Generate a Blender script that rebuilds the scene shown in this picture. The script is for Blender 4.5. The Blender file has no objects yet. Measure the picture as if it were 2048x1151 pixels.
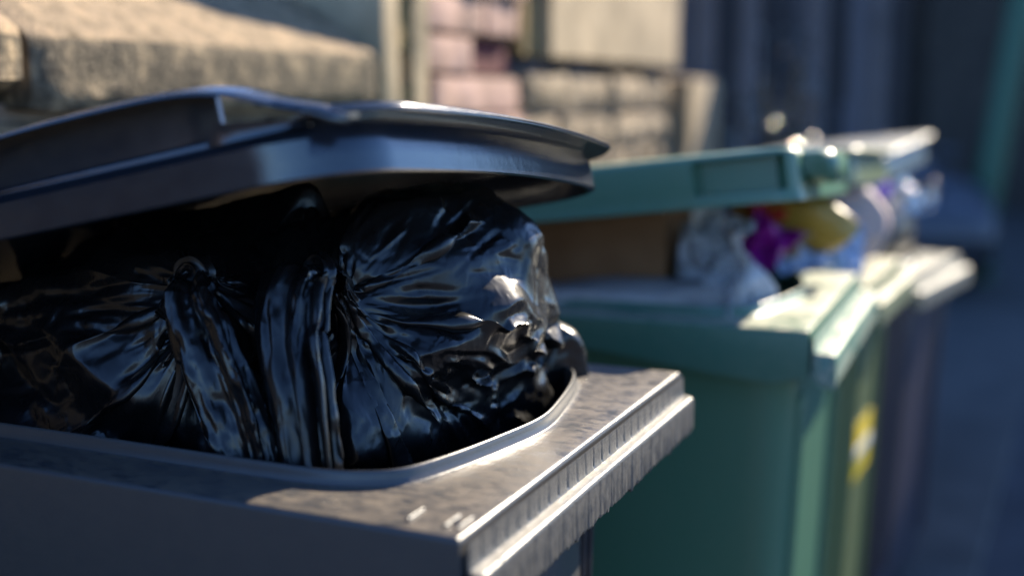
import bpy, math, random
import numpy as np
from mathutils import Vector, noise

R = math.radians
S = bpy.context.scene
COL = S.collection
random.seed(7)

# ------------------------------------------------------------------ camera
CAM_Z = 1.336
cd = bpy.data.cameras.new('camera')
cam = bpy.data.objects.new('camera', cd)
COL.objects.link(cam)
cd.sensor_width = 36.0
cd.lens = 2400.0 / 2048.0 * 36.0
PITCH = math.atan((575.5 - 190.0) / 2400.0)
cam.location = (0, 0, CAM_Z)
cam.rotation_euler = (R(90) - PITCH, 0, 0)
cd.clip_start = 0.02
cd.clip_end = 900
cd.dof.use_dof = True
cd.dof.focus_distance = 1.12
cd.dof.aperture_fstop = cd.lens / 30.0
cd.dof.aperture_blades = 9
S.camera = cam

# ------------------------------------------------------------------ light
SUN_AZ = R(41)        # clockwise from +Y (the viewing direction) towards +X
SUN_EL = R(33)
w = bpy.data.worlds.new('World')
S.world = w
w.use_nodes = True
nt = w.node_tree
bg = nt.nodes['Background']
sky = nt.nodes.new('ShaderNodeTexSky')
sky.sky_type = 'NISHITA'
sky.sun_disc = False
sky.sun_elevation = SUN_EL
sky.sun_rotation = SUN_AZ
sky.air_density = 1.0
sky.dust_density = 0.2
sky.ozone_density = 7.0
tint = nt.nodes.new('ShaderNodeMix')
tint.data_type = 'RGBA'
tint.blend_type = 'MULTIPLY'
tint.inputs['Factor'].default_value = 1.0
tint.inputs['B'].default_value = (0.88, 0.97, 1.12, 1)      # clear deep blue air
nt.links.new(sky.outputs[0], tint.inputs['A'])
nt.links.new(tint.outputs['Result'], bg.inputs[0])
bg.inputs[1].default_value = 0.10
sl = bpy.data.lights.new('sun', 'SUN')
sl.energy = 5.0
sl.angle = R(0.53)
sl.color = (1.0, 0.87, 0.68)
so = bpy.data.objects.new('sun', sl)
COL.objects.link(so)
SUNV = Vector((math.sin(SUN_AZ) * math.cos(SUN_EL), math.cos(SUN_AZ) * math.cos(SUN_EL), math.sin(SUN_EL)))
so.rotation_euler = SUNV.to_track_quat('Z', 'Y').to_euler()
so.location = SUNV * 30
S.view_settings.view_transform = 'Standard'
S.view_settings.look = 'None'
S.view_settings.exposure = 1.7
S.view_settings.gamma = 1.0
S.render.engine = 'CYCLES'
S.cycles.max_bounces = 8
S.cycles.glossy_bounces = 5
S.cycles.use_denoising = True


# ------------------------------------------------------------------ helpers
class MB:
    """collects vertices and faces, links them as one mesh object"""
    def __init__(s):
        s.v = []
        s.f = []

    def add(s, vs, fs):
        o = len(s.v)
        s.v += [tuple(p) for p in vs]
        s.f += [tuple(i + o for i in q) for q in fs]
        return o

    def box(s, lo, hi):
        x0, y0, z0 = lo
        x1, y1, z1 = hi
        s.add([(x0, y0, z0), (x1, y0, z0), (x1, y1, z0), (x0, y1, z0), (x0, y0, z1), (x1, y0, z1), (x1, y1, z1), (x0, y1, z1)],
              [(0, 3, 2, 1), (4, 5, 6, 7), (0, 1, 5, 4), (1, 2, 6, 5), (2, 3, 7, 6), (3, 0, 4, 7)])

    def rings(s, rs, closed=True, cap0=False, cap1=False):
        n = len(rs[0])
        assert all(len(r) == n for r in rs)
        o = len(s.v)
        for r in rs:
            s.v += [tuple(p) for p in r]
        for i in range(len(rs) - 1):
            for k in range(n if closed else n - 1):
                k2 = (k + 1) % n
                s.f.append((o + i * n + k, o + i * n + k2, o + (i + 1) * n + k2, o + (i + 1) * n + k))
        if cap0:
            s.f.append(tuple(o + k for k in range(n))[::-1])
        if cap1:
            s.f.append(tuple(o + (len(rs) - 1) * n + k for k in range(n)))

    def tube(s, p0, p1, r0, r1=None, n=10):
        r1 = r0 if r1 is None else r1
        p0, p1 = Vector(p0), Vector(p1)
        d = (p1 - p0).normalized()
        u = d.orthogonal().normalized()
        q = d.cross(u)
        ra = [p0 + (u * math.cos(t) + q * math.sin(t)) * r0 for t in [2 * math.pi * k / n for k in range(n)]]
        rb = [p1 + (u * math.cos(t) + q * math.sin(t)) * r1 for t in [2 * math.pi * k / n for k in range(n)]]
        s.rings([ra, rb], True, True, True)

    def build(s, name, mat, parent=None, smooth=35, bevel=0.0, seg=2, recalc=True):
        m = bpy.data.meshes.new(name)
        m.from_pydata(s.v, [], s.f)
        if recalc:
            import bmesh
            b = bmesh.new()
            b.from_mesh(m)
            bmesh.ops.recalc_face_normals(b, faces=b.faces[:])
            b.to_mesh(m)
            b.free()
        if smooth is not None:
            m.shade_smooth()
            m.set_sharp_from_angle(angle=R(smooth))
        o = bpy.data.objects.new(name, m)
        COL.objects.link(o)
        for q in (mat if isinstance(mat, (list, tuple)) else [mat]):
            m.materials.append(q)
        if bevel:
            md = o.modifiers.new('bevel', 'BEVEL')
            md.width = bevel
            md.segments = seg
            md.limit_method = 'ANGLE'
            md.angle_limit = R(40)
        if parent:
            o.parent = parent
        return o


def tag(o, label=None, cat=None, group=None, kind=None):
    if label:
        o['label'] = label
    if cat:
        o['category'] = cat
    if group:
        o['group'] = group
    if kind:
        o['kind'] = kind
    return o


def empty(name, loc, rz=0.0):
    o = bpy.data.objects.new(name, None)
    COL.objects.link(o)
    o.location = loc
    o.rotation_euler = (0, 0, rz)
    o.empty_display_size = 0.1
    return o


def sst(a, b, x):
    t = min(1.0, max(0.0, (x - a) / (b - a)))
    return t * t * (3 - 2 * t)


# ------------------------------------------------------------------ materials
def nodes(name):
    m = bpy.data.materials.new(name)
    m.use_nodes = True
    t = m.node_tree
    return m, t, t.nodes['Principled BSDF'], t.links


def plastic(name, base, dirt=(0.24, 0.20, 0.15), rough=0.33, amount=0.5, scale=9.0, spec=0.5, grain=0.15, side=0.12, edge=0.08):
    """moulded bin plastic with dust, scuffs and faint moulding grain"""
    m, t, p, L = nodes(name)
    tc = t.nodes.new('ShaderNodeTexCoord')
    n1 = t.nodes.new('ShaderNodeTexNoise')
    n1.inputs['Scale'].default_value = scale
    n1.inputs['Detail'].default_value = 9
    n1.inputs['Roughness'].default_value = 0.72
    L.new(tc.outputs['Object'], n1.inputs['Vector'])
    mp = t.nodes.new('ShaderNodeMapping')
    mp.inputs['Scale'].default_value = (60, 150, 90)
    L.new(tc.outputs['Object'], mp.inputs['Vector'])
    n2 = t.nodes.new('ShaderNodeTexNoise')
    n2.inputs['Scale'].default_value = 1.0
    n2.inputs['Detail'].default_value = 5
    L.new(mp.outputs[0], n2.inputs['Vector'])
    mul = t.nodes.new('ShaderNodeMath')
    mul.operation = 'MULTIPLY_ADD'
    mul.inputs[1].default_value = 0.8
    L.new(n2.outputs['Fac'], mul.inputs[0])
    L.new(n1.outputs['Fac'], mul.inputs[2])
    cr = t.nodes.new('ShaderNodeValToRGB')
    cr.color_ramp.elements[0].position = 0.72
    cr.color_ramp.elements[0].color = (0, 0, 0, 1)
    cr.color_ramp.elements[1].position = 1.0
    cr.color_ramp.elements[1].color = (amount, amount, amount, 1)
    L.new(mul.outputs[0], cr.inputs[0])
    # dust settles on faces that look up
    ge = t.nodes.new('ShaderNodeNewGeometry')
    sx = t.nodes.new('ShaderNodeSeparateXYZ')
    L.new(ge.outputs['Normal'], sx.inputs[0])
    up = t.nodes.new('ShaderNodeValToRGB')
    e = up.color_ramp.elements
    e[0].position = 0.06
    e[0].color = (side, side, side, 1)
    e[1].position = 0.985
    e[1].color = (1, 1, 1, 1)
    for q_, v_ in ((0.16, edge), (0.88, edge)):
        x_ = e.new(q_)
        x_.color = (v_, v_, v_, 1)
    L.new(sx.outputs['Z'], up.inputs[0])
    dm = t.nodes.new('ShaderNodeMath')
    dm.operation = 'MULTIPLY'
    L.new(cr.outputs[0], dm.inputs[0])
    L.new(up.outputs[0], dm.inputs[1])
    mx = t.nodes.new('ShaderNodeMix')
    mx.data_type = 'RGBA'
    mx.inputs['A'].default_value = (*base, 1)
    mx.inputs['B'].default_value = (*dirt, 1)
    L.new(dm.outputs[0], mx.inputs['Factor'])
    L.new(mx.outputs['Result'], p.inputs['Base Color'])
    mr = t.nodes.new('ShaderNodeMapRange')
    mr.inputs['To Min'].default_value = rough
    mr.inputs['To Max'].default_value = min(1.0, rough + 0.45)
    L.new(dm.outputs[0], mr.inputs['Value'])
    L.new(mr.outputs[0], p.inputs['Roughness'])
    p.inputs['Specular IOR Level'].default_value = spec
    n3 = t.nodes.new('ShaderNodeTexNoise')
    n3.inputs['Scale'].default_value = 420
    n3.inputs['Detail'].default_value = 3
    L.new(tc.outputs['Object'], n3.inputs['Vector'])
    b = t.nodes.new('ShaderNodeBump')
    b.inputs['Strength'].default_value = grain
    b.inputs['Distance'].default_value = 0.0006
    L.new(n3.outputs['Fac'], b.inputs['Height'])
    b2 = t.nodes.new('ShaderNodeBump')
    b2.inputs['Strength'].default_value = 0.25
    b2.inputs['Distance'].default_value = 0.002
    L.new(n1.outputs['Fac'], b2.inputs['Height'])
    L.new(b.outputs[0], b2.inputs['Normal'])
    L.new(b2.outputs[0], p.inputs['Normal'])
    return m


def rough_mat(name, c1, c2, scale=6.0, rough=0.85, bump=0.5, dist=0.01, c3=None, detail=10, stretch=None, spec=0.3):
    """stone, brick, render, asphalt, cardboard, leaf: noise-mottled, bumpy"""
    m, t, p, L = nodes(name)
    tc = t.nodes.new('ShaderNodeTexCoord')
    src = tc.outputs['Object']
    if stretch:
        mp = t.nodes.new('ShaderNodeMapping')
        mp.inputs['Scale'].default_value = stretch
        L.new(src, mp.inputs['Vector'])
        src = mp.outputs[0]
    n1 = t.nodes.new('ShaderNodeTexNoise')
    n1.inputs['Scale'].default_value = scale
    n1.inputs['Detail'].default_value = detail
    n1.inputs['Roughness'].default_value = 0.65
    L.new(src, n1.inputs['Vector'])
    cr = t.nodes.new('ShaderNodeValToRGB')
    e = cr.color_ramp.elements
    e[0].position = 0.34
    e[0].color = (*c1, 1)
    e[1].position = 0.68
    e[1].color = (*c2, 1)
    if c3:
        x = e.new(0.52)
        x.color = (*c3, 1)
    L.new(n1.outputs['Fac'], cr.inputs[0])
    L.new(cr.outputs[0], p.inputs['Base Color'])
    p.inputs['Roughness'].default_value = rough
    p.inputs['Specular IOR Level'].default_value = spec
    n2 = t.nodes.new('ShaderNodeTexNoise')
    n2.inputs['Scale'].default_value = scale * 5
    n2.inputs['Detail'].default_value = 8
    L.new(src, n2.inputs['Vector'])
    b = t.nodes.new('ShaderNodeBump')
    b.inputs['Strength'].default_value = bump
    b.inputs['Distance'].default_value = dist
    L.new(n2.outputs['Fac'], b.inputs['Height'])
    L.new(b.outputs[0], p.inputs['Normal'])
    return m


def film(name, base, rough=0.16, bump=0.5, spec=0.6, trans=0.0, alpha=1.0, scale=30, coat=0.0):
    """thin crumpled plastic film"""
    m, t, p, L = nodes(name)
    p.inputs['Base Color'].default_value = (*base, 1)
    p.inputs['Specular IOR Level'].default_value = spec
    tc = t.nodes.new('ShaderNodeTexCoord')
    mp = t.nodes.new('ShaderNodeMapping')
    mp.inputs['Scale'].default_value = (1.0, 1.0, 0.55)
    mp.inputs['Rotation'].default_value = (0.4, 0.5, 0.2)
    L.new(tc.outputs['Object'], mp.inputs['Vector'])
    nz = t.nodes.new('ShaderNodeTexNoise')
    nz.inputs['Scale'].default_value = scale * 0.5
    nz.inputs['Detail'].default_value = 3
    L.new(mp.outputs[0], nz.inputs['Vector'])
    mx = t.nodes.new('ShaderNodeMix')
    mx.data_type = 'VECTOR'
    mx.inputs['Factor'].default_value = 0.06
    L.new(mp.outputs[0], mx.inputs['A'])
    L.new(nz.outputs['Color'], mx.inputs['B'])
    vo = t.nodes.new('ShaderNodeTexVoronoi')
    vo.feature = 'F1'
    vo.inputs['Scale'].default_value = scale
    L.new(mx.outputs['Result'], vo.inputs['Vector'])
    n2 = t.nodes.new('ShaderNodeTexNoise')
    n2.noise_type = 'RIDGED_MULTIFRACTAL'
    n2.inputs['Scale'].default_value = scale * 3.2
    n2.inputs['Detail'].default_value = 4
    L.new(mx.outputs['Result'], n2.inputs['Vector'])
    ad = t.nodes.new('ShaderNodeMath')
    ad.operation = 'MULTIPLY_ADD'
    ad.inputs[1].default_value = 0.35
    L.new(n2.outputs['Fac'], ad.inputs[0])
    L.new(vo.outputs['Distance'], ad.inputs[2])
    b = t.nodes.new('ShaderNodeBump')
    b.inputs['Strength'].default_value = bump
    b.inputs['Distance'].default_value = 0.004
    L.new(ad.outputs[0], b.inputs['Height'])
    L.new(b.outputs[0], p.inputs['Normal'])
    n3 = t.nodes.new('ShaderNodeTexNoise')
    n3.inputs['Scale'].default_value = 14
    n3.inputs['Detail'].default_value = 6
    L.new(tc.outputs['Object'], n3.inputs['Vector'])
    mr = t.nodes.new('ShaderNodeMapRange')
    mr.inputs['From Min'].default_value = 0.4
    mr.inputs['From Max'].default_value = 0.75
    mr.inputs['To Min'].default_value = rough
    mr.inputs['To Max'].default_value = rough + 0.16
    L.new(n3.outputs['Fac'], mr.inputs['Value'])
    L.new(mr.outputs[0], p.inputs['Roughness'])
    if trans:
        p.inputs['Transmission Weight'].default_value = trans
        p.inputs['IOR'].default_value = 1.1
    p.inputs['Alpha'].default_value = alpha
    p.inputs['Coat Weight'].default_value = coat
    p.inputs['Coat Roughness'].default_value = 0.42
    return m


def flat(name, c, rough=0.6, spec=0.4, metal=0.0):
    return_m, t, p, L = nodes(name)
    p.inputs['Base Color'].default_value = (*c, 1)
    p.inputs['Roughness'].default_value = rough
    p.inputs['Specular IOR Level'].default_value = spec
    p.inputs['Metallic'].default_value = metal
    return return_m


M = dict(
    lid=plastic('grey_lid_plastic', (0.010, 0.013, 0.020), (0.20, 0.18, 0.15), rough=0.17, amount=0.30, spec=0.85, scale=18, grain=0.08, side=0.14, edge=0.08),
    grey=plastic('grey_bin_plastic', (0.018, 0.020, 0.026), rough=0.24, amount=0.35, spec=0.6),
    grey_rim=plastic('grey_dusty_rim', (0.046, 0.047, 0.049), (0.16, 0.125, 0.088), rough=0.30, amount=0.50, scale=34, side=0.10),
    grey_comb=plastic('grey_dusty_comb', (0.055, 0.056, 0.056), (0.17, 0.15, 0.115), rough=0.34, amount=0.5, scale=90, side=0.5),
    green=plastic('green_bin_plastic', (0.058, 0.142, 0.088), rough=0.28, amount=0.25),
    green_rim=plastic('green_dusty_sunlit_rim', (0.045, 0.125, 0.083), (0.40, 0.37, 0.28), rough=0.28, amount=0.9, scale=12, side=0.05),  # rim and comb dust paled to stand in for sunlit highlights
    green_comb=plastic('green_dusty_sunlit_comb', (0.03, 0.13, 0.10), (0.40, 0.37, 0.28), rough=0.32, amount=0.7, scale=12, side=0.8),
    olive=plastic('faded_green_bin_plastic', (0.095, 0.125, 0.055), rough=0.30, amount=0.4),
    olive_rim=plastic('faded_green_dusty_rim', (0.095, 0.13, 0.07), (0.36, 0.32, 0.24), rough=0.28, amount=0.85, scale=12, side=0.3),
    mauve=plastic('faded_black_bin_plastic', (0.042, 0.038, 0.052), rough=0.30, amount=0.3),
    mauve_rim=plastic('faded_black_dusty_rim', (0.075, 0.085, 0.078), (0.34, 0.32, 0.25), rough=0.28, amount=0.7, scale=12, side=0.6),
    bag=film('black_bag_film', (0.004, 0.004, 0.0045), 0.20, 0.55, spec=0.42, coat=0.25),
    card=rough_mat('cardboard', (0.17, 0.075, 0.028), (0.25, 0.125, 0.055), 12, 0.8, 0.15, 0.002),
)


# ------------------------------------------------------------------ bin frames
class Frame:
    """bin-local axes: a = back from the front edge, b = along the front, z = above the rim"""
    def __init__(s, x, y, rim, ang):
        s.x, s.y, s.rim, s.ang = x, y, rim, R(ang)
        s.f = Vector((math.cos(s.ang), -math.sin(s.ang), 0))
        s.d = Vector((math.sin(s.ang), math.cos(s.ang), 0))

    def l(s, a, b, z):
        return (-a, b, z + s.rim)

    def w(s, a, b, z):
        return Vector((s.x, s.y, s.rim + z)) - s.f * a + s.d * b


B1 = Frame(-0.038, 0.827, 1.020, 23.7)
B2 = Frame(0.403, 1.596, 1.020, 22.0)
B3 = Frame(0.655, 2.200, 0.985, 26.0)
B4 = Frame(0.930, 2.780, 0.914, 33.0)


def round_rect(a0, a1, b0, b1, rf, rb, bow=0.0, step=0.008):
    """closed outline in (a,b) with normals; front (a0) corners rf, back corners rb, front bowed outwards"""
    pts = []

    def line(p, q):
        n = max(1, int(math.hypot(q[0] - p[0], q[1] - p[1]) / step))
        for i in range(n):
            t = i / n
            pts.append((p[0] + (q[0] - p[0]) * t, p[1] + (q[1] - p[1]) * t))

    def arc(c, r, t0, t1):
        n = max(5, int(abs(t1 - t0) * r / (step * 0.7)))
        for i in range(n):
            t = t0 + (t1 - t0) * i / n
            pts.append((c[0] + r * math.cos(t), c[1] + r * math.sin(t)))
    h = math.pi / 2
    line((a1 - rb, b0), (a0 + rf, b0))
    arc((a0 + rf, b0 + rf), rf, -h, -2 * h)
    line((a0, b0 + rf), (a0, b1 - rf))
    arc((a0 + rf, b1 - rf), rf, 2 * h, h)
    line((a0 + rf, b1), (a1 - rb, b1))
    arc((a1 - rb, b1 - rb), rb, h, 0)
    line((a1, b1 - rb), (a1, b0 + rb))
    arc((a1 - rb, b0 + rb), rb, 0, -h)
    bm, hw = (b0 + b1) / 2, (b1 - b0) / 2
    out = []
    for a, b in pts:
        k = max(0.0, 1 - (a - a0) / 0.25)
        out.append((a - bow * k * (1 - ((b - bm) / hw) ** 2), b))
    n = len(out)
    res = []
    for i in range(n):
        p, q = out[i - 1], out[(i + 1) % n]
        tx, ty = q[0] - p[0], q[1] - p[1]
        l = math.hypot(tx, ty) or 1
        # outward normal for this traversal
        res.append((out[i][0], out[i][1], -ty / l * -1, tx / l * -1))
    ca, cb = (a0 + a1) / 2, bm
    fixed = []
    for a, b, na, nb in res:
        if na * (a - ca) + nb * (b - cb) < 0:
            na, nb = -na, -nb
        fixed.append((a, b, na, nb))
    return fixed


def make_bin(F, name, label, m_body, m_rim, m_comb, W=0.58, D=0.735, skirt=0.075, skirt_back=0.045, over=0.012, front_in=0.02, comb=1.0, group=None, mouth=None):
    root = empty(name, (F.x, F.y, 0), -F.ang)
    tag(root, label, 'wheelie bin', group)
    # body: tapered tub with rounded corners, outer wall, bottom, inner wall
    mb = MB()
    ob = round_rect(front_in, D - 0.03, over, W - over, .05, .05, 0, 0.02)
    def ring(inset, z, r):
        return [F.l(a - na * inset * (1.0 if na < 0 else 0.6), b - nb_ * inset * 0.8, z) for a, b, na, nb_ in ob]
    H = F.rim
    mb.rings([ring(0.0, -0.012, .05), ring(0.006, -0.2, .05), ring(0.03, -H + 0.14, .05), ring(0.034, -H + 0.08, .05), ring(.05, -H + 0.06, .05)], True, False, True)
    body = mb.build('body', m_body, root, 40)
    if True:
        # front corner ribs, a moulded pair of vertical ridges
        for b0 in (over + 0.043, W - over - 0.073):
            for k in (0, 0.022):
                mr = MB()
                vs = []
                for z, ins in ((-0.11, 0.003), (-0.2, 0.006), (-H + 0.16, 0.028)):
                    a = front_in + ins
                    bb = b0 + k
                    vs.append([F.l(a + .004, bb, z), F.l(a - .009, bb + .003, z), F.l(a - .009, bb + .010, z), F.l(a + .004, bb + .013, z)])
                mr.rings(vs, True, True, True)
                mr.build('corner_rib', m_body, root, 40, 0.002)
    # rim: inner lip, flat top, outer skirt
    out = round_rect(0.0, D, 0.0, W, 0.014, 0.03, 0, 0.01)
    mo = mouth or [(0.56, 0.067), (0.42, 0.067), (0.28, 0.066), (0.19, 0.066), (0.15, 0.069), (0.125, 0.077), (0.1, 0.096), (0.082, 0.145), (0.066, 0.22), (0.057, 0.29)]
    # resample the mouth outline (front half, mirrored; back rounded)
    half = mo
    full = half + [(a, W - b) for a, b in reversed(half[:-1])]
    full = full + [(0.62, W - 0.075), (0.655, W - 0.11), (0.665, W - 0.17), (0.665, 0.17), (0.655, 0.11), (0.62, 0.075)]
    # smooth closed Catmull-Rom
    sm = []
    n = len(full)
    for i in range(n):
        p0, p1, p2, p3 = [Vector((*full[(i + j - 1) % n], 0)) for j in range(4)]
        for t in [k / 6 for k in range(6)]:
            q = 0.5 * ((2 * p1) + (p2 - p0) * t + (2 * p0 - 5 * p1 + 4 * p2 - p3) * t * t + (3 * p1 - p0 - 3 * p2 + p3) * t ** 3)
            sm.append((q.x, q.y))
    def nrm(i):
        p, q = sm[i - 1], sm[(i + 1) % len(sm)]
        tx, ty = q[0] - p[0], q[1] - p[1]
        l = math.hypot(tx, ty) or 1
        na, nb = ty / l, -tx / l
        if na * (sm[i][0] - D / 2) + nb * (sm[i][1] - W / 2) < 0:
            na, nb = -na, -nb
        return na, nb
    N = [nrm(i) for i in range(len(sm))]
    def mring(off, z):
        return [F.l(a + N[i][0] * off, b + N[i][1] * off, z) for i, (a, b) in enumerate(sm)]
    mr = MB()
    mr.rings([mring(0.014, -0.60), mring(0.012, -0.06), mring(0.002, -0.01), mring(0.0, 0.0095), mring(0.0004, 0.0115), mring(0.0012, 0.0129), mring(0.0024, 0.0134), mring(0.0036, 0.0129), mring(0.0044, 0.0115), mring(0.0052, 0.008), mring(0.0068, 0.0016), mring(0.0082, 0.0004), mring(0.013, 0.0)], True)
    # flat top between the lip foot and the outer edge: cast each lip point outwards to the outer rectangle
    def to_outer(i, inset):
        a, b = sm[i]
        lo_a, hi_a, lo_b, hi_b = inset, D - inset, inset, W - inset
        ca, cb = min(max(a, 0.13), D - .12), min(max(b, 0.13), W - 0.13)
        da, db = a - ca, b - cb
        l = math.hypot(da, db) or 1
        da, db = da / l, db / l
        ts = []
        if da > 1e-6: ts.append((hi_a - a) / da)
        if da < -1e-6: ts.append((lo_a - a) / da)
        if db > 1e-6: ts.append((hi_b - b) / db)
        if db < -1e-6: ts.append((lo_b - b) / db)
        t = min(ts)
        return a + da * t, b + db * t
    o0 = [to_outer(i, 0.004) for i in range(len(sm))]
    # make sure the four corners are hit
    for ca, cb in ((0.004, 0.004), (0.004, W - .004), (D - .004, 0.004), (D - .004, W - .004)):
        j = min(range(len(o0)), key=lambda i: (o0[i][0] - ca) ** 2 + (o0[i][1] - cb) ** 2)
        o0[j] = (ca, cb)
    def oring(off, z):
        r = []
        for a, b in o0:
            aa = a + (off if a > D - .0041 else -off if a < 0.0041 else 0)
            bb = b + (off if b > W - .0041 else -off if b < 0.0041 else 0)
            zz = z
            if z < -0.01 and a < 0.0041:
                zz = -0.056 * (1 + 0.12 * (comb - 1)) + (0.004 if z < -.99 else 0)
            elif z < -0.01:
                zz = -(skirt + (skirt_back - skirt) * sst(0.02, 0.40, a))
                if z < -.99:
                    zz += 0.004
            r.append(F.l(aa, bb, zz))
        return r
    base = [F.l(a + N[i][0] * 0.013, b + N[i][1] * 0.013, 0.0) for i, (a, b) in enumerate(sm)]
    def mid(t):
        r = []
        for i in range(len(sm)):
            a = (sm[i][0] + N[i][0] * 0.013) * (1 - t) + o0[i][0] * t
            b = (sm[i][1] + N[i][1] * 0.013) * (1 - t) + o0[i][1] * t
            r.append(F.l(a, b, 0.0006 * math.sin(t * 3.1)))
        return r
    mr.rings([base, mid(.33), mid(.66), oring(0, 0), oring(0.0013, -0.0002), oring(0.0025, -0.0009), oring(0.0035, -0.0019), oring(0.0042, -0.0032), oring(0.0045, -0.0048), oring(0.0045, -0.5), oring(0.0025, -1.0), oring(-0.02, -1.0)], True)
    import bmesh
    rim = mr.build('rim', m_rim, root, 38)
    bm_ = bmesh.new(); bm_.from_mesh(rim.data)
    bmesh.ops.remove_doubles(bm_, verts=bm_.verts, dist=0.0002)
    bm_.to_mesh(rim.data); bm_.free()
    # lifting comb on the front: two ribbed steps
    prof = [(0.0046, -0.0044), (0.0052, -0.010), (0.0058, -0.0235), (0.0068, -0.0258), (0.0125, -0.0266), (0.0148, -0.0270), (0.0163, -0.0277), (0.0174, -0.0288), (0.0181, -0.0303), (0.0184, -0.0325), (0.0188, -0.0640), (0.0174, -0.0668), (0.0110, -0.0660), (0.0080, -0.0560), (0.0046, -0.0560)]
    prof = [(0.0046 + (o_ - 0.0046) * comb, z_ * (1 + 0.12 * (comb - 1))) for o_, z_ in prof]
    mc = MB()
    rs = []
    nb = int((W - 0.012) / 0.0022)
    rnd = random.Random(int(F.x * 1000))
    for i in range(nb + 1):
        b = 0.004 + (W - 0.008) * i / nb
        g1 = 0.0009 if (i % 10) == 0 else 0.0
        g2 = 0.0008 if (i % 14) == 0 else 0.0
        wob = 0.0011 * noise.noise((b * 40, F.x * 10, 0.3)) + 0.0007 * noise.noise((b * 140, F.x * 7, 4.0))
        r = []
        for k, (o, z) in enumerate(prof):
            oo, zz = o, z
            if k in (1, 2):
                oo += wob * 0.25 - g1
            if k in (9, 10):
                oo -= g2
            if k in (4, 5):
                zz += wob * 0.35
            if k in (6, 7, 8):
                oo += wob * 0.15
            if k in (10, 11, 12):
                zz += 0.0022 * noise.noise((b * 260, 1.7, F.y * 3)) + 0.0018 * noise.noise((b * 700, 3.1, F.y)) - (0.0025 if rnd.random() < 0.06 else 0)
            if i in (0, nb):
                oo = min(oo, 0.0046 + (oo - 0.0046) * 0.75)
            r.append(F.l(-oo, b, zz))
        rs.append(r)
    mc.rings(rs, True, True, True)
    mc.build('lifting_comb', m_comb, root, 28)
    return root, rim


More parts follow.
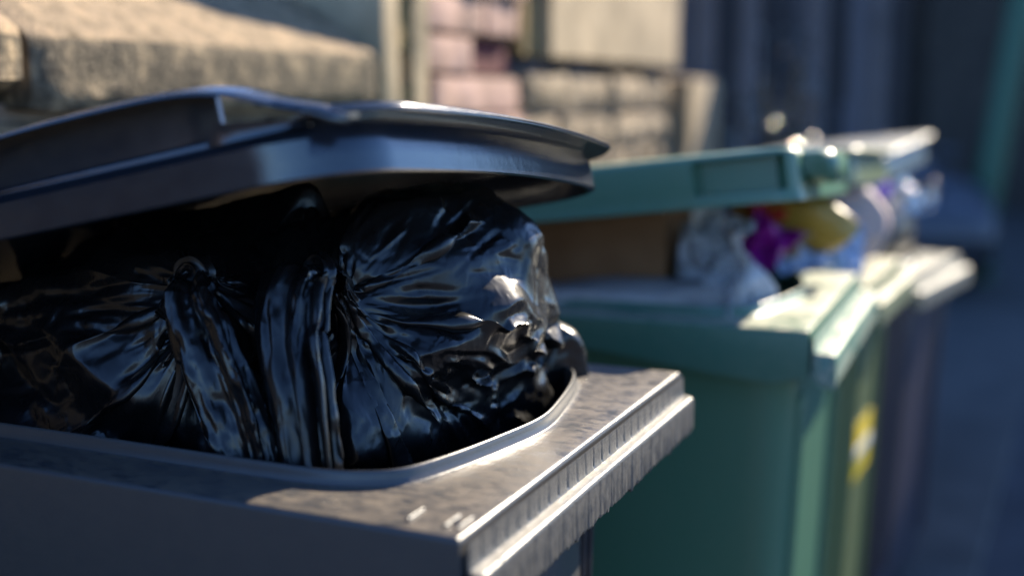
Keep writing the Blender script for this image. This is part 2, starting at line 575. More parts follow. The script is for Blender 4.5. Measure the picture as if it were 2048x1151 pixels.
def make_lid(F, root, zl, mat, a0, a1, b0, b1, rf=0.07, bow=0.02, hs=0.05, brim=True, side_grip=None, recess=None, brim_out=0.013, crown=0.012, ridge=False, step=0.006, tilt=0.2):
    """hollow lid lofted round its outline: skirt, groove, brim, crown, inner shell"""
    o = round_rect(a0, a1, b0, b1, rf, 0.04, bow, step)
    n = len(o)
    def gripf(i):
        if not side_grip:
            return 0.0
        a, b, na, nb = o[i]
        if b < (b0 + b1) / 2 and nb < -0.7:
            return sst(side_grip[0] - .03, side_grip[0] + .01, a) * (1 - sst(side_grip[1], side_grip[1] + .06, a))
        return 0.0
    def recf(i):
        if not recess:
            return 0.0
        a, b, na, nb = o[i]
        if b < (b0 + b1) / 2 and nb < -0.7 and recess[0] <= a <= recess[1]:
            return 1.0
        return 0.0
    def ring(off, h, kind=None):
        r = []
        for i, (a, b, na, nb) in enumerate(o):
            of, hh = off, h
            g = gripf(i)
            if kind == 'brim':
                of = off * (1 - g) - 0.012 * g
                hh = h * (1 - g) + hs * 0.96 * g
            if kind == 'groove':
                of = off * (0.25 + 0.75 * max(g, 0.2))
            if kind == 'rec':
                of = off - recess[2] * recf(i)
            aa, bb = a + na * of, b + nb * of
            r.append(F.l(aa + tilt * hh, bb, zl(aa, bb) + hh))
        return r
    def shrink(t, h):
        r = []
        ca, cb = (a0 + a1) / 2, (b0 + b1) / 2
        for a, b, na, nb in o:
            aa, bb = ca + (a - ca) * t, cb + (b - cb) * t
            r.append(F.l(aa + tilt * h, bb, zl(aa, bb) + h))
        return r
    mb = MB()
    rs = [ring(-0.0035, 0.0), ring(-0.001, -0.0015), ring(0.0012, 0.0), ring(0.001, 0.003)]
    if recess:
        z0, z1 = recess[3], recess[4]
        rs += [ring(-0.001, z0 - .001), ring(-0.001, z0, 'rec'), ring(-0.003, z1, 'rec'), ring(-0.003, z1 + 0.001)]
    else:
        rs += [ring(0.0006, hs * 0.30), ring(0.0, hs * 0.64), ring(-0.011, hs * 0.80, 'groove'), ring(-0.0125, hs * 0.88, 'groove')]
    if brim:
        rs += [ring(-0.005, hs * 0.93, 'brim'), ring(brim_out - .004, hs * 0.93, 'brim'), ring(brim_out, hs * 0.92, 'brim'), ring(brim_out + .0016, hs * 0.945, 'brim'), ring(brim_out + .0018, hs * 0.99, 'brim'), ring(brim_out + .0008, hs * 1.035, 'brim'), ring(brim_out - .002, hs * 1.07, 'brim'), ring(brim_out - .006, hs * 1.085, 'brim'), ring(-0.006, hs * 1.09, 'brim'), ring(-0.022, hs * 1.02), ring(-0.03, hs * 1.02)]
    else:
        rs += [ring(-0.0035, hs * 0.94), ring(-0.0055, hs * 0.975), ring(-0.009, hs), ring(-0.014, hs * 1.015), ring(-0.018, hs * 1.02)]
        if ridge:
            rs += [ring(-0.03, hs * 1.02), ring(-0.034, hs * 1.12), ring(-0.044, hs * 1.12), ring(-0.048, hs * 1.03)]
    rs += [shrink(0.82, hs * 1.02 + crown * 0.5), shrink(0.5, hs * 1.02 + crown), shrink(0.2, hs * 1.02 + crown * 1.1)]
    mb.rings(rs, True, False, True)
    inner = [ring(-0.0035, 0.0), ring(-0.014, hs * 0.6), ring(-0.018, hs * 0.88), shrink(0.8, hs * 0.92 + crown * 0.4), shrink(0.3, hs * 0.92 + crown)]
    if recess:
        inner = [ring(-0.0035, 0.0), ring(-0.010 - recess[2], hs * 0.25), ring(-0.016 - recess[2], hs * 0.9), shrink(0.8, hs * 0.95 + crown * 0.4), shrink(0.3, hs * 0.95 + crown)]
    mb.rings(inner, True, False, True)
    import bmesh
    lid = mb.build('lid', mat, root, 38)
    b_ = bmesh.new(); b_.from_mesh(lid.data)
    bmesh.ops.remove_doubles(b_, verts=b_.verts, dist=0.00005)
    bmesh.ops.recalc_face_normals(b_, faces=b_.faces[:])
    b_.to_mesh(lid.data); b_.free()
    return lid


# ------------------------------------------------------------------ the setting
WN = Vector((0.899, -0.438, 0)).normalized()       # street side normal of the garden wall
WD = Vector((0.438, 0.899, 0)).normalized()        # along the wall, away from the camera
W0 = Vector((-0.40, 1.95, 0))


def wp(t, n, z):
    return W0 + WD * t + WN * n + Vector((0, 0, z))


# beyond the gatepost the boundary turns a little along the lane
WD2 = Vector((0.39, 0.92, 0)).normalized()
WN2 = Vector((WD2.y, -WD2.x, 0))


def wp2(t, n, z):
    return wp(0.52, 0, 0) + WD2 * t + WN2 * n + Vector((0, 0, z))


WROT = math.atan2(WD.y, WD.x)         # local x along the wall, local y = -WN (into the garden)

M['asphalt'] = rough_mat('asphalt', (0.028, 0.029, 0.033), (0.062, 0.062, 0.068), 3.0, 0.85, 0.6, 0.004)
M['paving'] = rough_mat('paving_stone', (0.05, 0.048, 0.045), (0.09, 0.085, 0.078), 4.0, 0.9, 0.4, 0.004)
M['earth'] = rough_mat('garden_earth', (0.05, 0.04, 0.025), (0.07, 0.09, 0.03), 5.0, 0.95, 0.8, 0.02)
M['stone'] = rough_mat('weathered_sandstone', (0.10, 0.078, 0.050), (0.36, 0.285, 0.19), 9.0, 0.9, 0.9, 0.012, (0.24, 0.185, 0.12), 12)
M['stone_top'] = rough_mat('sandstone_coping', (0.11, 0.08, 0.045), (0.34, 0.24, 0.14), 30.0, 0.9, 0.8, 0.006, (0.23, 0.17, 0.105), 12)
M['stone_soot_shade'] = rough_mat('sooty_shaded_coping_face', (0.028, 0.024, 0.018), (0.30, 0.225, 0.135), 24.0, 0.92, 0.9, 0.006, (0.11, 0.088, 0.058), 13)  # sooty grain, darkened too for the weak grazing light on upright faces
M['stone_pale'] = rough_mat('pale_sandstone', (0.20, 0.155, 0.095), (0.40, 0.31, 0.20), 6.0, 0.88, 0.5, 0.006, (0.31, 0.24, 0.15))
M['stone_dark'] = rough_mat('dark_stone', (0.02, 0.02, 0.02), (0.075, 0.065, 0.055), 6.0, 0.92, 0.9, 0.015)
M['moss'] = rough_mat('mossy_stone', (0.05, 0.045, 0.02), (0.34, 0.24, 0.09), 16.0, 0.95, 0.9, 0.012, (0.20, 0.14, 0.06), 12)
M['pink'] = rough_mat('pink_brick', (0.26, 0.165, 0.125), (0.42, 0.27, 0.225), 9.0, 0.85, 0.4, 0.005)
M['maroon'] = rough_mat('maroon_brick', (0.07, 0.014, 0.018), (0.11, 0.025, 0.028), 7.0, 0.8, 0.3, 0.004)
M['mortar'] = rough_mat('mortar', (0.15, 0.115, 0.085), (0.27, 0.21, 0.16), 14.0, 0.95, 0.6, 0.004)
M['slat'] = rough_mat('dark_stained_timber', (0.008, 0.009, 0.012), (0.12, 0.12, 0.14), 2.2, 0.6, 0.3, 0.002, None, 8, (6, 1, 0.15))
M['slat_dark'] = rough_mat('near_black_timber', (0.006, 0.007, 0.010), (0.018, 0.018, 0.024), 4.0, 0.6, 0.3, 0.002)
M['slat_grey'] = rough_mat('silvered_timber', (0.075, 0.070, 0.072), (0.13, 0.12, 0.125), 4.0, 0.7, 0.3, 0.002)
M['glint_leaf'] = flat('glossy_leaf', (0.012, 0.022, 0.016), 0.12, 0.9)
M['render'] = rough_mat('grey_roughcast', (0.10, 0.10, 0.10), (0.16, 0.155, 0.15), 6.0, 0.9, 0.4, 0.004)
M['brick'] = rough_mat('house_sandstone', (0.20, 0.14, 0.085), (0.34, 0.25, 0.16), 2.0, 0.9, 0.4, 0.01)
M['slate'] = rough_mat('roof_slate', (0.035, 0.037, 0.042), (0.07, 0.07, 0.078), 3.0, 0.7, 0.3, 0.004)
M['glass'] = flat('window_glass', (0.02, 0.025, 0.03), 0.06, 0.6)
M['white'] = flat('white_paint', (0.62, 0.61, 0.58), 0.5)
M['pole'] = plastic('green_pole_paint', (0.004, 0.075, 0.040), rough=0.4, amount=0.2)
M['tyre'] = flat('tyre_rubber', (0.012, 0.012, 0.013), 0.8)
M['carblue'] = flat('blue_car_paint', (0.045, 0.050, 0.065), 0.45, 0.5)
M['chrome'] = flat('chrome', (0.7, 0.7, 0.72), 0.12, 0.5, 1.0)
M['lens'] = flat('lamp_lens', (0.45, 0.45, 0.5), 0.1, 0.6)
M['hedge'] = rough_mat('hedge_leaves', (0.012, 0.022, 0.012), (0.03, 0.055, 0.022), 14.0, 0.8, 0.9, 0.03)

# ground sheet = the road; pavement raised behind a kerb line under the bins
g = MB()
g.add([(-150, -150, 0), (150, -150, 0), (150, 150, 0), (-150, 150, 0)], [(0, 1, 2, 3)])
tag(g.build('road', M['asphalt'], None, None), kind='structure')

pv = MB()
pv.rings([[wp(t, n, z) for t, n, z in ((tt, 0.0, 0.0), (tt, 0.0, .015), (tt, 0.98, .010), (tt, 0.99, .004), (tt, 0.99, -.02))] for tt in [-8 + i * 0.6 for i in range(40)]], False)
tag(pv.build('pavement', M['paving'], None, 30), kind='structure')
gd = MB()
gd.add([wp(-10, -0.30, 0.25), wp(20, -0.30, 0.25), wp(20, -9, 0.35), wp(-10, -9, 0.35)], [(0, 1, 2, 3)])
tag(gd.build('garden_ground', M['earth'], None, None), kind='structure')


def rough_block(mb, t0, t1, n0, n1, z0, z1, seed, amp=0.006, res=0.03, crown=0.0, W_=None):
    W_ = W_ or wp
    """a hewn stone: a subdivided box in wall coordinates with a worn, wobbling surface"""
    nx, ny, nz = max(2, int((t1 - t0) / res)), max(2, int((n1 - n0) / res)), max(2, int((z1 - z0) / res))
    idx = {}
    vs = []
    fs = []

    def vert(i, j, k):
        key = (i, j, k)
        if key in idx:
            return idx[key]
        x, y, z = t0 + (t1 - t0) * i / nx, n0 + (n1 - n0) * j / ny, z0 + (z1 - z0) * k / nz
        # round the arrises
        c = ((t0 + t1) / 2, (n0 + n1) / 2, (z0 + z1) / 2)
        e = sum((i in (0, nx), j in (0, ny), k in (0, nz)))
        q = Vector((x, y, z))
        if e >= 2:
            q += (Vector(c) - q).normalized() * amp * 1.1
        if k == nz and crown:
            q.z -= crown * max(0.0, (y - (n0 + n1) / 2)) / ((n1 - n0) / 2)
        d = noise.noise((x * 9 + seed, y * 9, z * 9 + seed * 1.7)) * amp + noise.noise((x * 31, y * 31 + seed, z * 31)) * amp * 0.5
        q += Vector((noise.noise((x * 7, z * 7, seed)) * amp * .5, d, noise.noise((x * 8, y * 8, seed + 9)) * amp * .8))
        idx[key] = len(vs)
        vs.append(W_(q.x, q.y, q.z))
        return idx[key]
    for i in range(nx):
        for j in range(ny):
            fs.append([vert(i, j, nz), vert(i + 1, j, nz), vert(i + 1, j + 1, nz), vert(i, j + 1, nz)])
            fs.append([vert(i, j, 0), vert(i, j + 1, 0), vert(i + 1, j + 1, 0), vert(i + 1, j, 0)])
    for i in range(nx):
        for k in range(nz):
            for j in (0, ny):
                fs.append([vert(i, j, k), vert(i + 1, j, k), vert(i + 1, j, k + 1), vert(i, j, k + 1)])
    for j in range(ny):
        for k in range(nz):
            for i in (0, nx):
                fs.append([vert(i, j, k), vert(i, j + 1, k), vert(i, j + 1, k + 1), vert(i, j, k + 1)])
    mb.add(vs, fs)


def coursed(mb, t0, t1, n0, n1, z0, z1, ch, lw, seed, gap=0.012, amp=0.006, W_=None):
    """courses of rough stones with open joints"""
    rr = random.Random(seed)
    z = z0
    while z < z1 - 0.02:
        h = min(z1 - z, ch * rr.uniform(0.8, 1.2))
        t = t0
        while t < t1 - 0.01:
            l = lw * rr.uniform(0.6, 1.5)
            if t1 - t - l < lw * 0.4:
                l = t1 - t
            rough_block(mb, t + gap / 2, t + l - gap / 2, n0, n1 + rr.uniform(-.006, .008), z + gap / 2, z + h - gap / 2, rr.uniform(0, 50), amp, 0.03, 0.0, W_)
            t += l
        z += h


# --- low garden wall with saddle-back coping
gw = empty('garden_wall', wp(0, -0.15, 0))
tag(gw, 'low sandstone garden wall with thick sloping coping stones behind the open grey bin', 'wall')


def under(mb, name, mat, root, smooth=40):
    o = mb.build(name, mat, root, smooth)
    o.matrix_parent_inverse = root.matrix_basis.inverted()
    return o


mb = MB()
coursed(mb, -5.2, 0.335, -0.27, -0.022, 0.02, 1.306, 0.17, 0.32, 3)
under(mb, 'stone_courses', M['stone_soot_shade'], gw)
mb = MB()
mb.rings([[wp(t, n, z) for n, z in ((-.26, 0), (-.26, 1.325), (-.045, 1.325), (-.045, 0))] for t in (-5.2, 0.33)], True, True, True)
under(mb, 'mortar_core', M['mortar'], gw)


def coping(t0, t1, z0, h, seed, over=0.015, pitch=0.62):
    """one coping stone: upright front face, worn arris, top sloping up to a ridge"""
    mb = MB()
    nt = max(4, int((t1 - t0) / 0.02))
    prof = []
    for k in range(5):
        prof.append((over * 0.2 if k == 0 else over, z0 + h * k / 5 + (0.004 if k == 0 else 0)))
    prof += [(over - .003, z0 + h * 0.93), (over - .010, z0 + h)]
    for k in range(1, 9):
        prof.append((over - .010 - 0.16 * k / 8, z0 + h + 0.16 * k / 8 * pitch))
    prof += [(over - .20, z0 + h + 0.15 * pitch), (over - .36, z0 + h), (over - .36, z0)]
    rs = []
    for i in range(nt + 1):
        t = t0 + (t1 - t0) * i / nt
        e = min(i, nt - i)
        r = []
        for n, z in prof:
            d = noise.noise((t * 6 + seed, n * 9, z * 9)) * 0.003 + noise.noise((t * 24, n * 24 + seed, z * 24)) * 0.0025 + noise.noise((t * 60, n * 60, z * 60 + seed)) * 0.002
            cn, cz = over - 0.15, z0 + h * 0.6
            k = 0.93 if e == 0 else 0.985 if e == 1 else 1.0
            nn, zz = cn + (n - cn) * k, cz + (z - cz) * k
            r.append(wp(t, nn + d, zz + d * 0.6))
        rs.append(r)
    mb.rings(rs, True, True, True)
    co = under(mb, 'coping_stone', [M['stone_top'], M['stone_soot_shade']], gw)
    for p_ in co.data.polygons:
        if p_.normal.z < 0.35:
            p_.material_index = 1  # upright faces take the stone with shade put into its colour


coping(-5.2, -3.02, 1.325, 0.095, 18)
coping(-3.0, -1.30, 1.325, 0.095, 8)
coping(-1.29, -0.498, 1.335, 0.090, 1.5, 0.030)
coping(-0.470, 0.335, 1.311, 0.105, 4.2)

# --- gatepost of mossy stone at the end of the wall
gp = empty('stone_gatepost', wp(0.36, -0.1, 0))
tag(gp, 'tall narrow sandstone gatepost with a mossy groove at the end of the coping', 'gatepost')
mb = MB()
rough_block(mb, 0.342, 0.400, -0.24, 0.016, 0.0, 2.3, 2.0, 0.006, 0.05)
rough_block(mb, 0.458, 0.515, -0.24, 0.016, 0.0, 2.3, 5.0, 0.006, 0.05)
under(mb, 'dressed_edge', M['stone_pale'], gp)
mb = MB()
rough_block(mb, 0.395, 0.463, -0.22, 0.004, 0.0, 1.362, 11.0, 0.010, 0.04)
rough_block(mb, 0.395, 0.463, -0.22, -0.02, 1.366, 1.405, 13.0, 0.006, 0.02)
rough_block(mb, 0.395, 0.463, -0.22, 0.004, 1.409, 2.28, 12.0, 0.010, 0.04)
under(mb, 'mossy_groove', M['moss'], gp)

# --- pier of pinkish bricks with one dark brick
bp = empty('brick_pier', wp2(0.23, -0.1, 0))
tag(bp, 'pier of large pale pink bricks with one maroon brick, right of the mossy gatepost', 'pier')
mb = MB()
rr = random.Random(5)
BH = 0.084
Z0 = 1.378 - BH * 16
bricks = []
for k in range(27):
    z = Z0 + BH * k
    cuts = [0.008, 0.225, 0.500] if k % 2 == 0 else [0.008, 0.300, 0.500]
    for j in range(2):
        bricks.append((cuts[j] + .006, cuts[j + 1] - .006, z + .005, z + BH - .005, k, j))
for b in bricks:
    if b[4:] != (16, 1):
        rough_block(mb, b[0], b[1], -0.22, 0.008 + rr.uniform(-.008, .012), b[2], b[3], rr.uniform(0, 90), 0.007, 0.028, 0.0, wp2)
under(mb, 'bricks', M['pink'], bp)
mb = MB()
rough_block(mb, 0.235, 0.492, -0.2, -0.030, 1.381, 1.458, 3.3, 0.003, 0.03, 0.0, wp2)
under(mb, 'maroon_brick', M['maroon'], bp)
mb = MB()
for za, zb in ((0, 1.376), (1.466, 2.25)):
    mb.rings([[wp2(t, n, z) for n, z in ((-.21, za), (-.21, zb), (-.014, zb), (-.014, za))] for t in (0.008, 0.496)], True, True, True)
under(mb, 'mortar', M['mortar'], bp)

# --- rough wall with a big dressed block on top
rw = empty('rubble_wall', wp2(1.1, -0.1, 0))
tag(rw, 'rough sandstone wall carrying one large smooth buff block, between pink pier and dark fence', 'wall')
mb = MB()
coursed(mb, 0.53, 1.80, -0.26, 0.005, 0.0, 1.405, 0.095, 0.24, 21, 0.016, 0.012, wp2)
under(mb, 'stone_courses', M['stone'], rw)
mb = MB()
mb.rings([[wp2(t, n, z) for n, z in ((-.25, 0), (-.25, 1.39), (-.025, 1.39), (-.025, 0))] for t in (0.54, 1.79)], True, True, True)
under(mb, 'mortar_core', M['mortar'], rw)
mb = MB()
rough_block(mb, 0.645, 1.82, -0.25, 0.02, 1.425, 2.2, 8.0, 0.006, 0.06, 0.0, wp2)
under(mb, 'dressed_block', M['stone_pale'], rw)
mb = MB()
rough_block(mb, 0.525, 0.63, -0.2, -0.01, 1.42, 2.2, 4.0, 0.01, 0.05, 0.0, wp2)
under(mb, 'quoin', M['moss'], rw)

sp = MB()
rough_block(sp, 1.87, 2.30, -0.10, 0.05, 0.0, 1.395, 31.0, 0.005, 0.05, 0.0, wp2)
tag(sp.build('short_gatepost', M['stone_pale'], None, 40), 'short smooth pale stone post at the right end of the rubble wall', 'gatepost')


# --- dark slatted fence
def fence(p0, p1, h, seed, label, pitch=0.105):
    p0, p1 = Vector((*p0, 0)), Vector((*p1, 0))
    d = p1 - p0
    L_ = d.length
    root = empty('slat_fence', p0, math.atan2(d.y, d.x))
    tag(root, label, 'fence')
    rr = random.Random(seed)
    mb = MB()
    x = 0.0
    while x < L_:
        hh = h + rr.uniform(-.012, .012)
        y = rr.uniform(-.004, .004)
        mb.box((x, y, 0.05), (x + pitch * 0.84, y + 0.018, hh))
        x += pitch
    sl_ = mb.build('slats', [M['slat'], M['slat_dark'], M['slat_grey']], root, None, 0.003, 1)
    tone = [0, 2, 1, 2, 1, 0, 2, 1]
    for p_ in sl_.data.polygons:
        p_.material_index = tone[(p_.index // 6) % 8]
    for z in (0.35, h - 0.3):
        mb = MB()
        mb.box((0, 0.024, z), (L_, 0.060, z + 0.08))
        mb.build('rail', M['slat'], root, None)
    for x in np.linspace(0, L_ - .09, max(2, int(L_ / 1.8) + 1)):
        mb = MB()
        mb.box((x, 0.062, 0), (x + .09, 0.15, h + .05))
        mb.build('fence_post', M['slat'], root, None)
    return root


fence((0.62, 4.75), (1.62, 5.15), 1.9, 4, 'dark stained vertical slat fence standing right of the short pale post')
fence((-3.4, 1.9), (0.30, 4.65), 1.95, 6, 'dark slat fence in the garden behind the sloping coping stones')
# --- leaning green pole on the right
gpole = empty('green_pole', (3.36, 8.6, 0))
tag(gpole, 'leaning dark green painted metal pole at the roadside beyond the bins', 'pole')
mb = MB()
mb.tube((0.0, 0, 0.25), (0.42, 0.1, 3.3), 0.095, 0.095, 24)
mb.build('shaft', M['pole'], gpole, 40)
mb = MB()
mb.tube((-0.036, 0, 0.0), (0.004, 0.01, 0.28), 0.14, 0.13, 24)
mb.build('base_sleeve', M['pole'], gpole, 40)

# --- shrub added for sun glints before the fence: trunk, twigs and separate leaves
shrub = empty('added_glint_shrub', (0.98, 4.30, 0))
tag(shrub, 'added dark shrub whose glossy leaves give sun glints before the slat fence', 'shrub')
mb = MB()
rs_ = random.Random(12)
tips = []
for k in range(7):
    p0 = Vector((rs_.uniform(-.03, .03), rs_.uniform(-.03, .03), 0))
    p1 = p0 + Vector((rs_.uniform(-.06, .06), rs_.uniform(-.06, .06), 0.75))
    p2 = p1 + Vector((rs_.uniform(-.10, .10), rs_.uniform(-.10, .10), rs_.uniform(.45, .75)))
    mb.tube(p0, p1, .012, .008, 6)
    mb.tube(p1, p2, .008, .003, 6)
    tips.append((p1, p2))
mb.build('stems', M['moss'], shrub, 40)
mb = MB()
for k in range(1100):
    p1, p2 = rs_.choice(tips)
    c = p1.lerp(p2, rs_.uniform(-.4, 1.05)) + Vector((rs_.gauss(0, .03), rs_.gauss(0, .03), rs_.gauss(0, .03)))
    d = Vector((rs_.gauss(0, 1), rs_.gauss(0, 1), rs_.gauss(0, .6))).normalized()
    u_ = d.orthogonal().normalized()
    v_ = d.cross(u_)
    L_, w_ = rs_.uniform(.02, .035), rs_.uniform(.008, .013)
    mb.add([c, c + u_ * L_ * .5 + v_ * w_ + d * .002, c + u_ * L_, c + u_ * L_ * .5 - v_ * w_ + d * .002], [(0, 1, 2), (0, 2, 3)])
mb.build('leaves', M['glint_leaf'], shrub, None, recalc=False)


# --- parked car behind the bins
def make_car():
    root = empty('parked_car', (2.25, 9.6, 0), R(-82))
    root.scale = (1, 1, 0.86)
    tag(root, 'blue parked hatchback seen front on beyond the bins', 'car')
    Lc, Wc = 3.9, 1.70
    # body cross-sections along x (front at +x)
    secs = [(-1.95, .35, .78, .60), (-1.9, .28, .92, .74), (-1.2, .24, .96, .83), (0.0, .24, .95, .85), (0.75, .24, .97, .85), (1.2, .24, .93, .83), (1.65, .26, .84, .78), (1.88, .30, .70, .68), (1.95, .36, .58, .58)]
    mb = MB()
    rs = []
    for x, z0, z1, hw in secs:
        rs.append([(x, -hw * .9, z0), (x, -hw, z0 + .12), (x, -hw, z1 - .16), (x, -hw * .93, z1 - .04), (x, -hw * .7, z1), (x, 0, z1 + .02), (x, hw * .7, z1), (x, hw * .93, z1 - .04), (x, hw, z1 - .16), (x, hw, z0 + .12), (x, hw * .9, z0)])
    mb.rings(rs, True, True, True)
    mb.build('body', M['carblue'], root, 50)
    mb = MB()
    mb.rings([[(1.0, -.70, .955), (1.0, .70, .955), (-1.75, .68, .95), (-1.75, -.68, .95)], [(0.30, -.56, 1.43), (0.30, .56, 1.43), (-1.45, .53, 1.42), (-1.45, -.53, 1.42)]], True, True, True)
    mb.build('windscreen', M['glass'], root, 30, .02, 3)
    mb = MB()
    mb.rings([[(0.36, -.58, 1.40), (0.36, .58, 1.40), (-1.5, .55, 1.39), (-1.5, -.55, 1.39)], [(0.20, -.5, 1.47), (0.20, .5, 1.47), (-1.35, .47, 1.46), (-1.35, -.47, 1.46)]], True, True, True)
    mb.build('roof', M['carblue'], root, 50, .02, 3)
    for sy in (-1, 1):
        mb = MB()
        mb.rings([[(1.80, sy * .42, .60), (1.78, sy * .66, .62), (1.60, sy * .70, .74), (1.74, sy * .44, .74)], [(1.93, sy * .40, .58), (1.86, sy * .66, .60), (1.70, sy * .72, .75), (1.83, sy * .44, .745)]], True, True, True)
        mb.build('headlight', M['lens'], root, 40, .01)
        for x in (-1.25, 1.25):
            mb = MB()
            mb.tube((x, sy * .66, .31), (x, sy * .86, .31), .31, .31, 24)
            wh = mb.build('wheel', M['tyre'], root, 40, .02)
            mb = MB()
            mb.tube((x, sy * .84, .31), (x, sy * .872, .31), .19, .17, 18)
            mb.build('rim', M['chrome'], wh, 40)
        mb = MB()
        mb.rings([[(0.72, sy * .80, 1.0), (0.72, sy * .96, 1.0), (0.72, sy * .96, 1.1), (0.72, sy * .80, 1.1)], [(0.84, sy * .82, 1.02), (0.84, sy * .94, 1.02), (0.84, sy * .94, 1.08), (0.84, sy * .82, 1.08)]], True, True, True)
        mb.build('wing_mirror', M['carblue'], root, 50, .015)
    return root


make_car()


# --- houses round the lane, one of them added to shade the road
def house(name, loc, rz, w_, d_, h_, label, wall, stories=2, bays=3, roof=2.2):
    root = empty(name, loc, rz)
    tag(root, label, 'house')
    mb = MB()
    mb.box((-w_ / 2, 0, 0), (w_ / 2, d_, h_))
    mb.build('wall', wall, root, None)
    mb = MB()
    mb.rings([[(x, -.3, h_ + .003), (x, d_ / 2, h_ + roof), (x, d_ + .3, h_ + .003)] for x in (-w_ / 2 - .15, w_ / 2 + .15)], True, True, True)
    rf = mb.build('roof', M['slate'], root, None)
    mb = MB()
    mb.box((w_ / 2 - 1.2, d_ / 2 - .4, h_ + roof - .6), (w_ / 2 - .5, d_ / 2 + .4, h_ + roof + .9))
    mb.build('chimney', wall, rf, None)
    for s_ in range(stories):
        for k in range(bays):
            x = -w_ / 2 + w_ * (k + .5) / bays
            z = 0.9 + s_ * 2.8
            if s_ == 0 and k == bays - 1:
                mb = MB()
                mb.box((x - .45, -.03, 0), (x + .45, .02, 2.1))
                mb.build('door', M['pole'], root, None, .01)
                continue
            mb = MB()
            for q in ((x - .55, x - .48, z, z + 1.5), (x + .48, x + .55, z, z + 1.5), (x - .48, x + .48, z, z + .07), (x - .48, x + .48, z + 1.43, z + 1.5), (x - .48, x + .48, z + .72, z + .78)):
                mb.box((q[0], -.035, q[2]), (q[1], .03, q[3]))
            wf = mb.build('window', M['white'], root, None)
            mb = MB()
            mb.box((x - .48, -.015, z + .07), (x + .48, .02, z + 1.43))
            mb.build('pane', M['glass'], wf, None)
    return root


# a house added on the right, square to the sun, to shade the road
sh = Vector((math.sin(SUN_AZ), math.cos(SUN_AZ), 0))
sq = Vector((-sh.y, sh.x, 0))
hp = sh * 14.2 + sq * 2.6
house('terraced_house', (hp.x, hp.y, 0), math.atan2(sh.y, sh.x) - math.pi / 2, 6.4, 6.0, 7.4, 'tall narrow terraced house added to shade the road on the right', M['stone_dark'], 0, 3, 0.8)  # dark wall colour stands in for shade on its sunny gable
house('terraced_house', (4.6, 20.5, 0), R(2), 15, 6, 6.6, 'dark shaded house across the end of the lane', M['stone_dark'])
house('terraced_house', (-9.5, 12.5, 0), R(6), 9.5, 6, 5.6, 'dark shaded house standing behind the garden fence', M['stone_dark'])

# ------------------------------------------------------------------ the bins
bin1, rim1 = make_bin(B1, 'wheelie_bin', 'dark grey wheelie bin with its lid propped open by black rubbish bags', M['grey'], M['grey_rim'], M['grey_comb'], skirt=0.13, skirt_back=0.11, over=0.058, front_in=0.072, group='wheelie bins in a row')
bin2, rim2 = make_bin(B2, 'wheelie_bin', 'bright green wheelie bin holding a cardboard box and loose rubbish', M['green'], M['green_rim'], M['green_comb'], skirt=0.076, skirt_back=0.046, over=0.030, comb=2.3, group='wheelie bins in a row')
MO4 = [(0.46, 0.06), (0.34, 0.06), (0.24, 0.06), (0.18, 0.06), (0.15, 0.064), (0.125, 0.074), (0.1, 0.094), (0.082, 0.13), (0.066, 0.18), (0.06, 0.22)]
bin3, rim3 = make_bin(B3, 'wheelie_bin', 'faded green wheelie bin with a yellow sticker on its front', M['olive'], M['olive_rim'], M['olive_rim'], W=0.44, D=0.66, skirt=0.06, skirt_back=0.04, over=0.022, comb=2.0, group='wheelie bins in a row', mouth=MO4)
bin4, rim4 = make_bin(B4, 'wheelie_bin', 'faded purplish grey wheelie bin heaped with rubbish, last of the row', M['mauve'], M['mauve_rim'], M['mauve_rim'], W=0.50, D=0.66, skirt=0.06, skirt_back=0.04, over=0.022, comb=2.0, group='wheelie bins in a row',
                      mouth=MO4)


def zl1(a, b):
    z = 0.264 - 0.100 * b - 0.20 * (a - 0.09) + 0.006 * math.sin(math.pi * min(1, max(0, b / 0.58)))
    if a > 0.42:
        z -= (a - 0.42) ** 2 * 0.9
    return z


lid1 = make_lid(B1, bin1, zl1, M['lid'], 0.092, 0.745, -0.004, 0.586, 0.075, 0.012, 0.043, True, side_grip=(0.135, 0.50), crown=0.002, brim_out=0.024)
# carrying handle arching over the near side of the lid
mb = MB()
HS = 0.043
AX = (0.0, .088, .112, .139, .169, .190, .214, .240, .270, .310, .360, .420, .470, .510, .550, .590, .9)
AY = (0.0, .0, .0026, .0110, .0235, .0300, .0345, .0368, .0380, .0385, .0385, .0370, .0320, .0230, .0110, .0, .0)


def arch(a):
    return float(np.mean(np.interp([a + d for d in (-.012, -.006, 0, .006, .012)], AX, AY)))


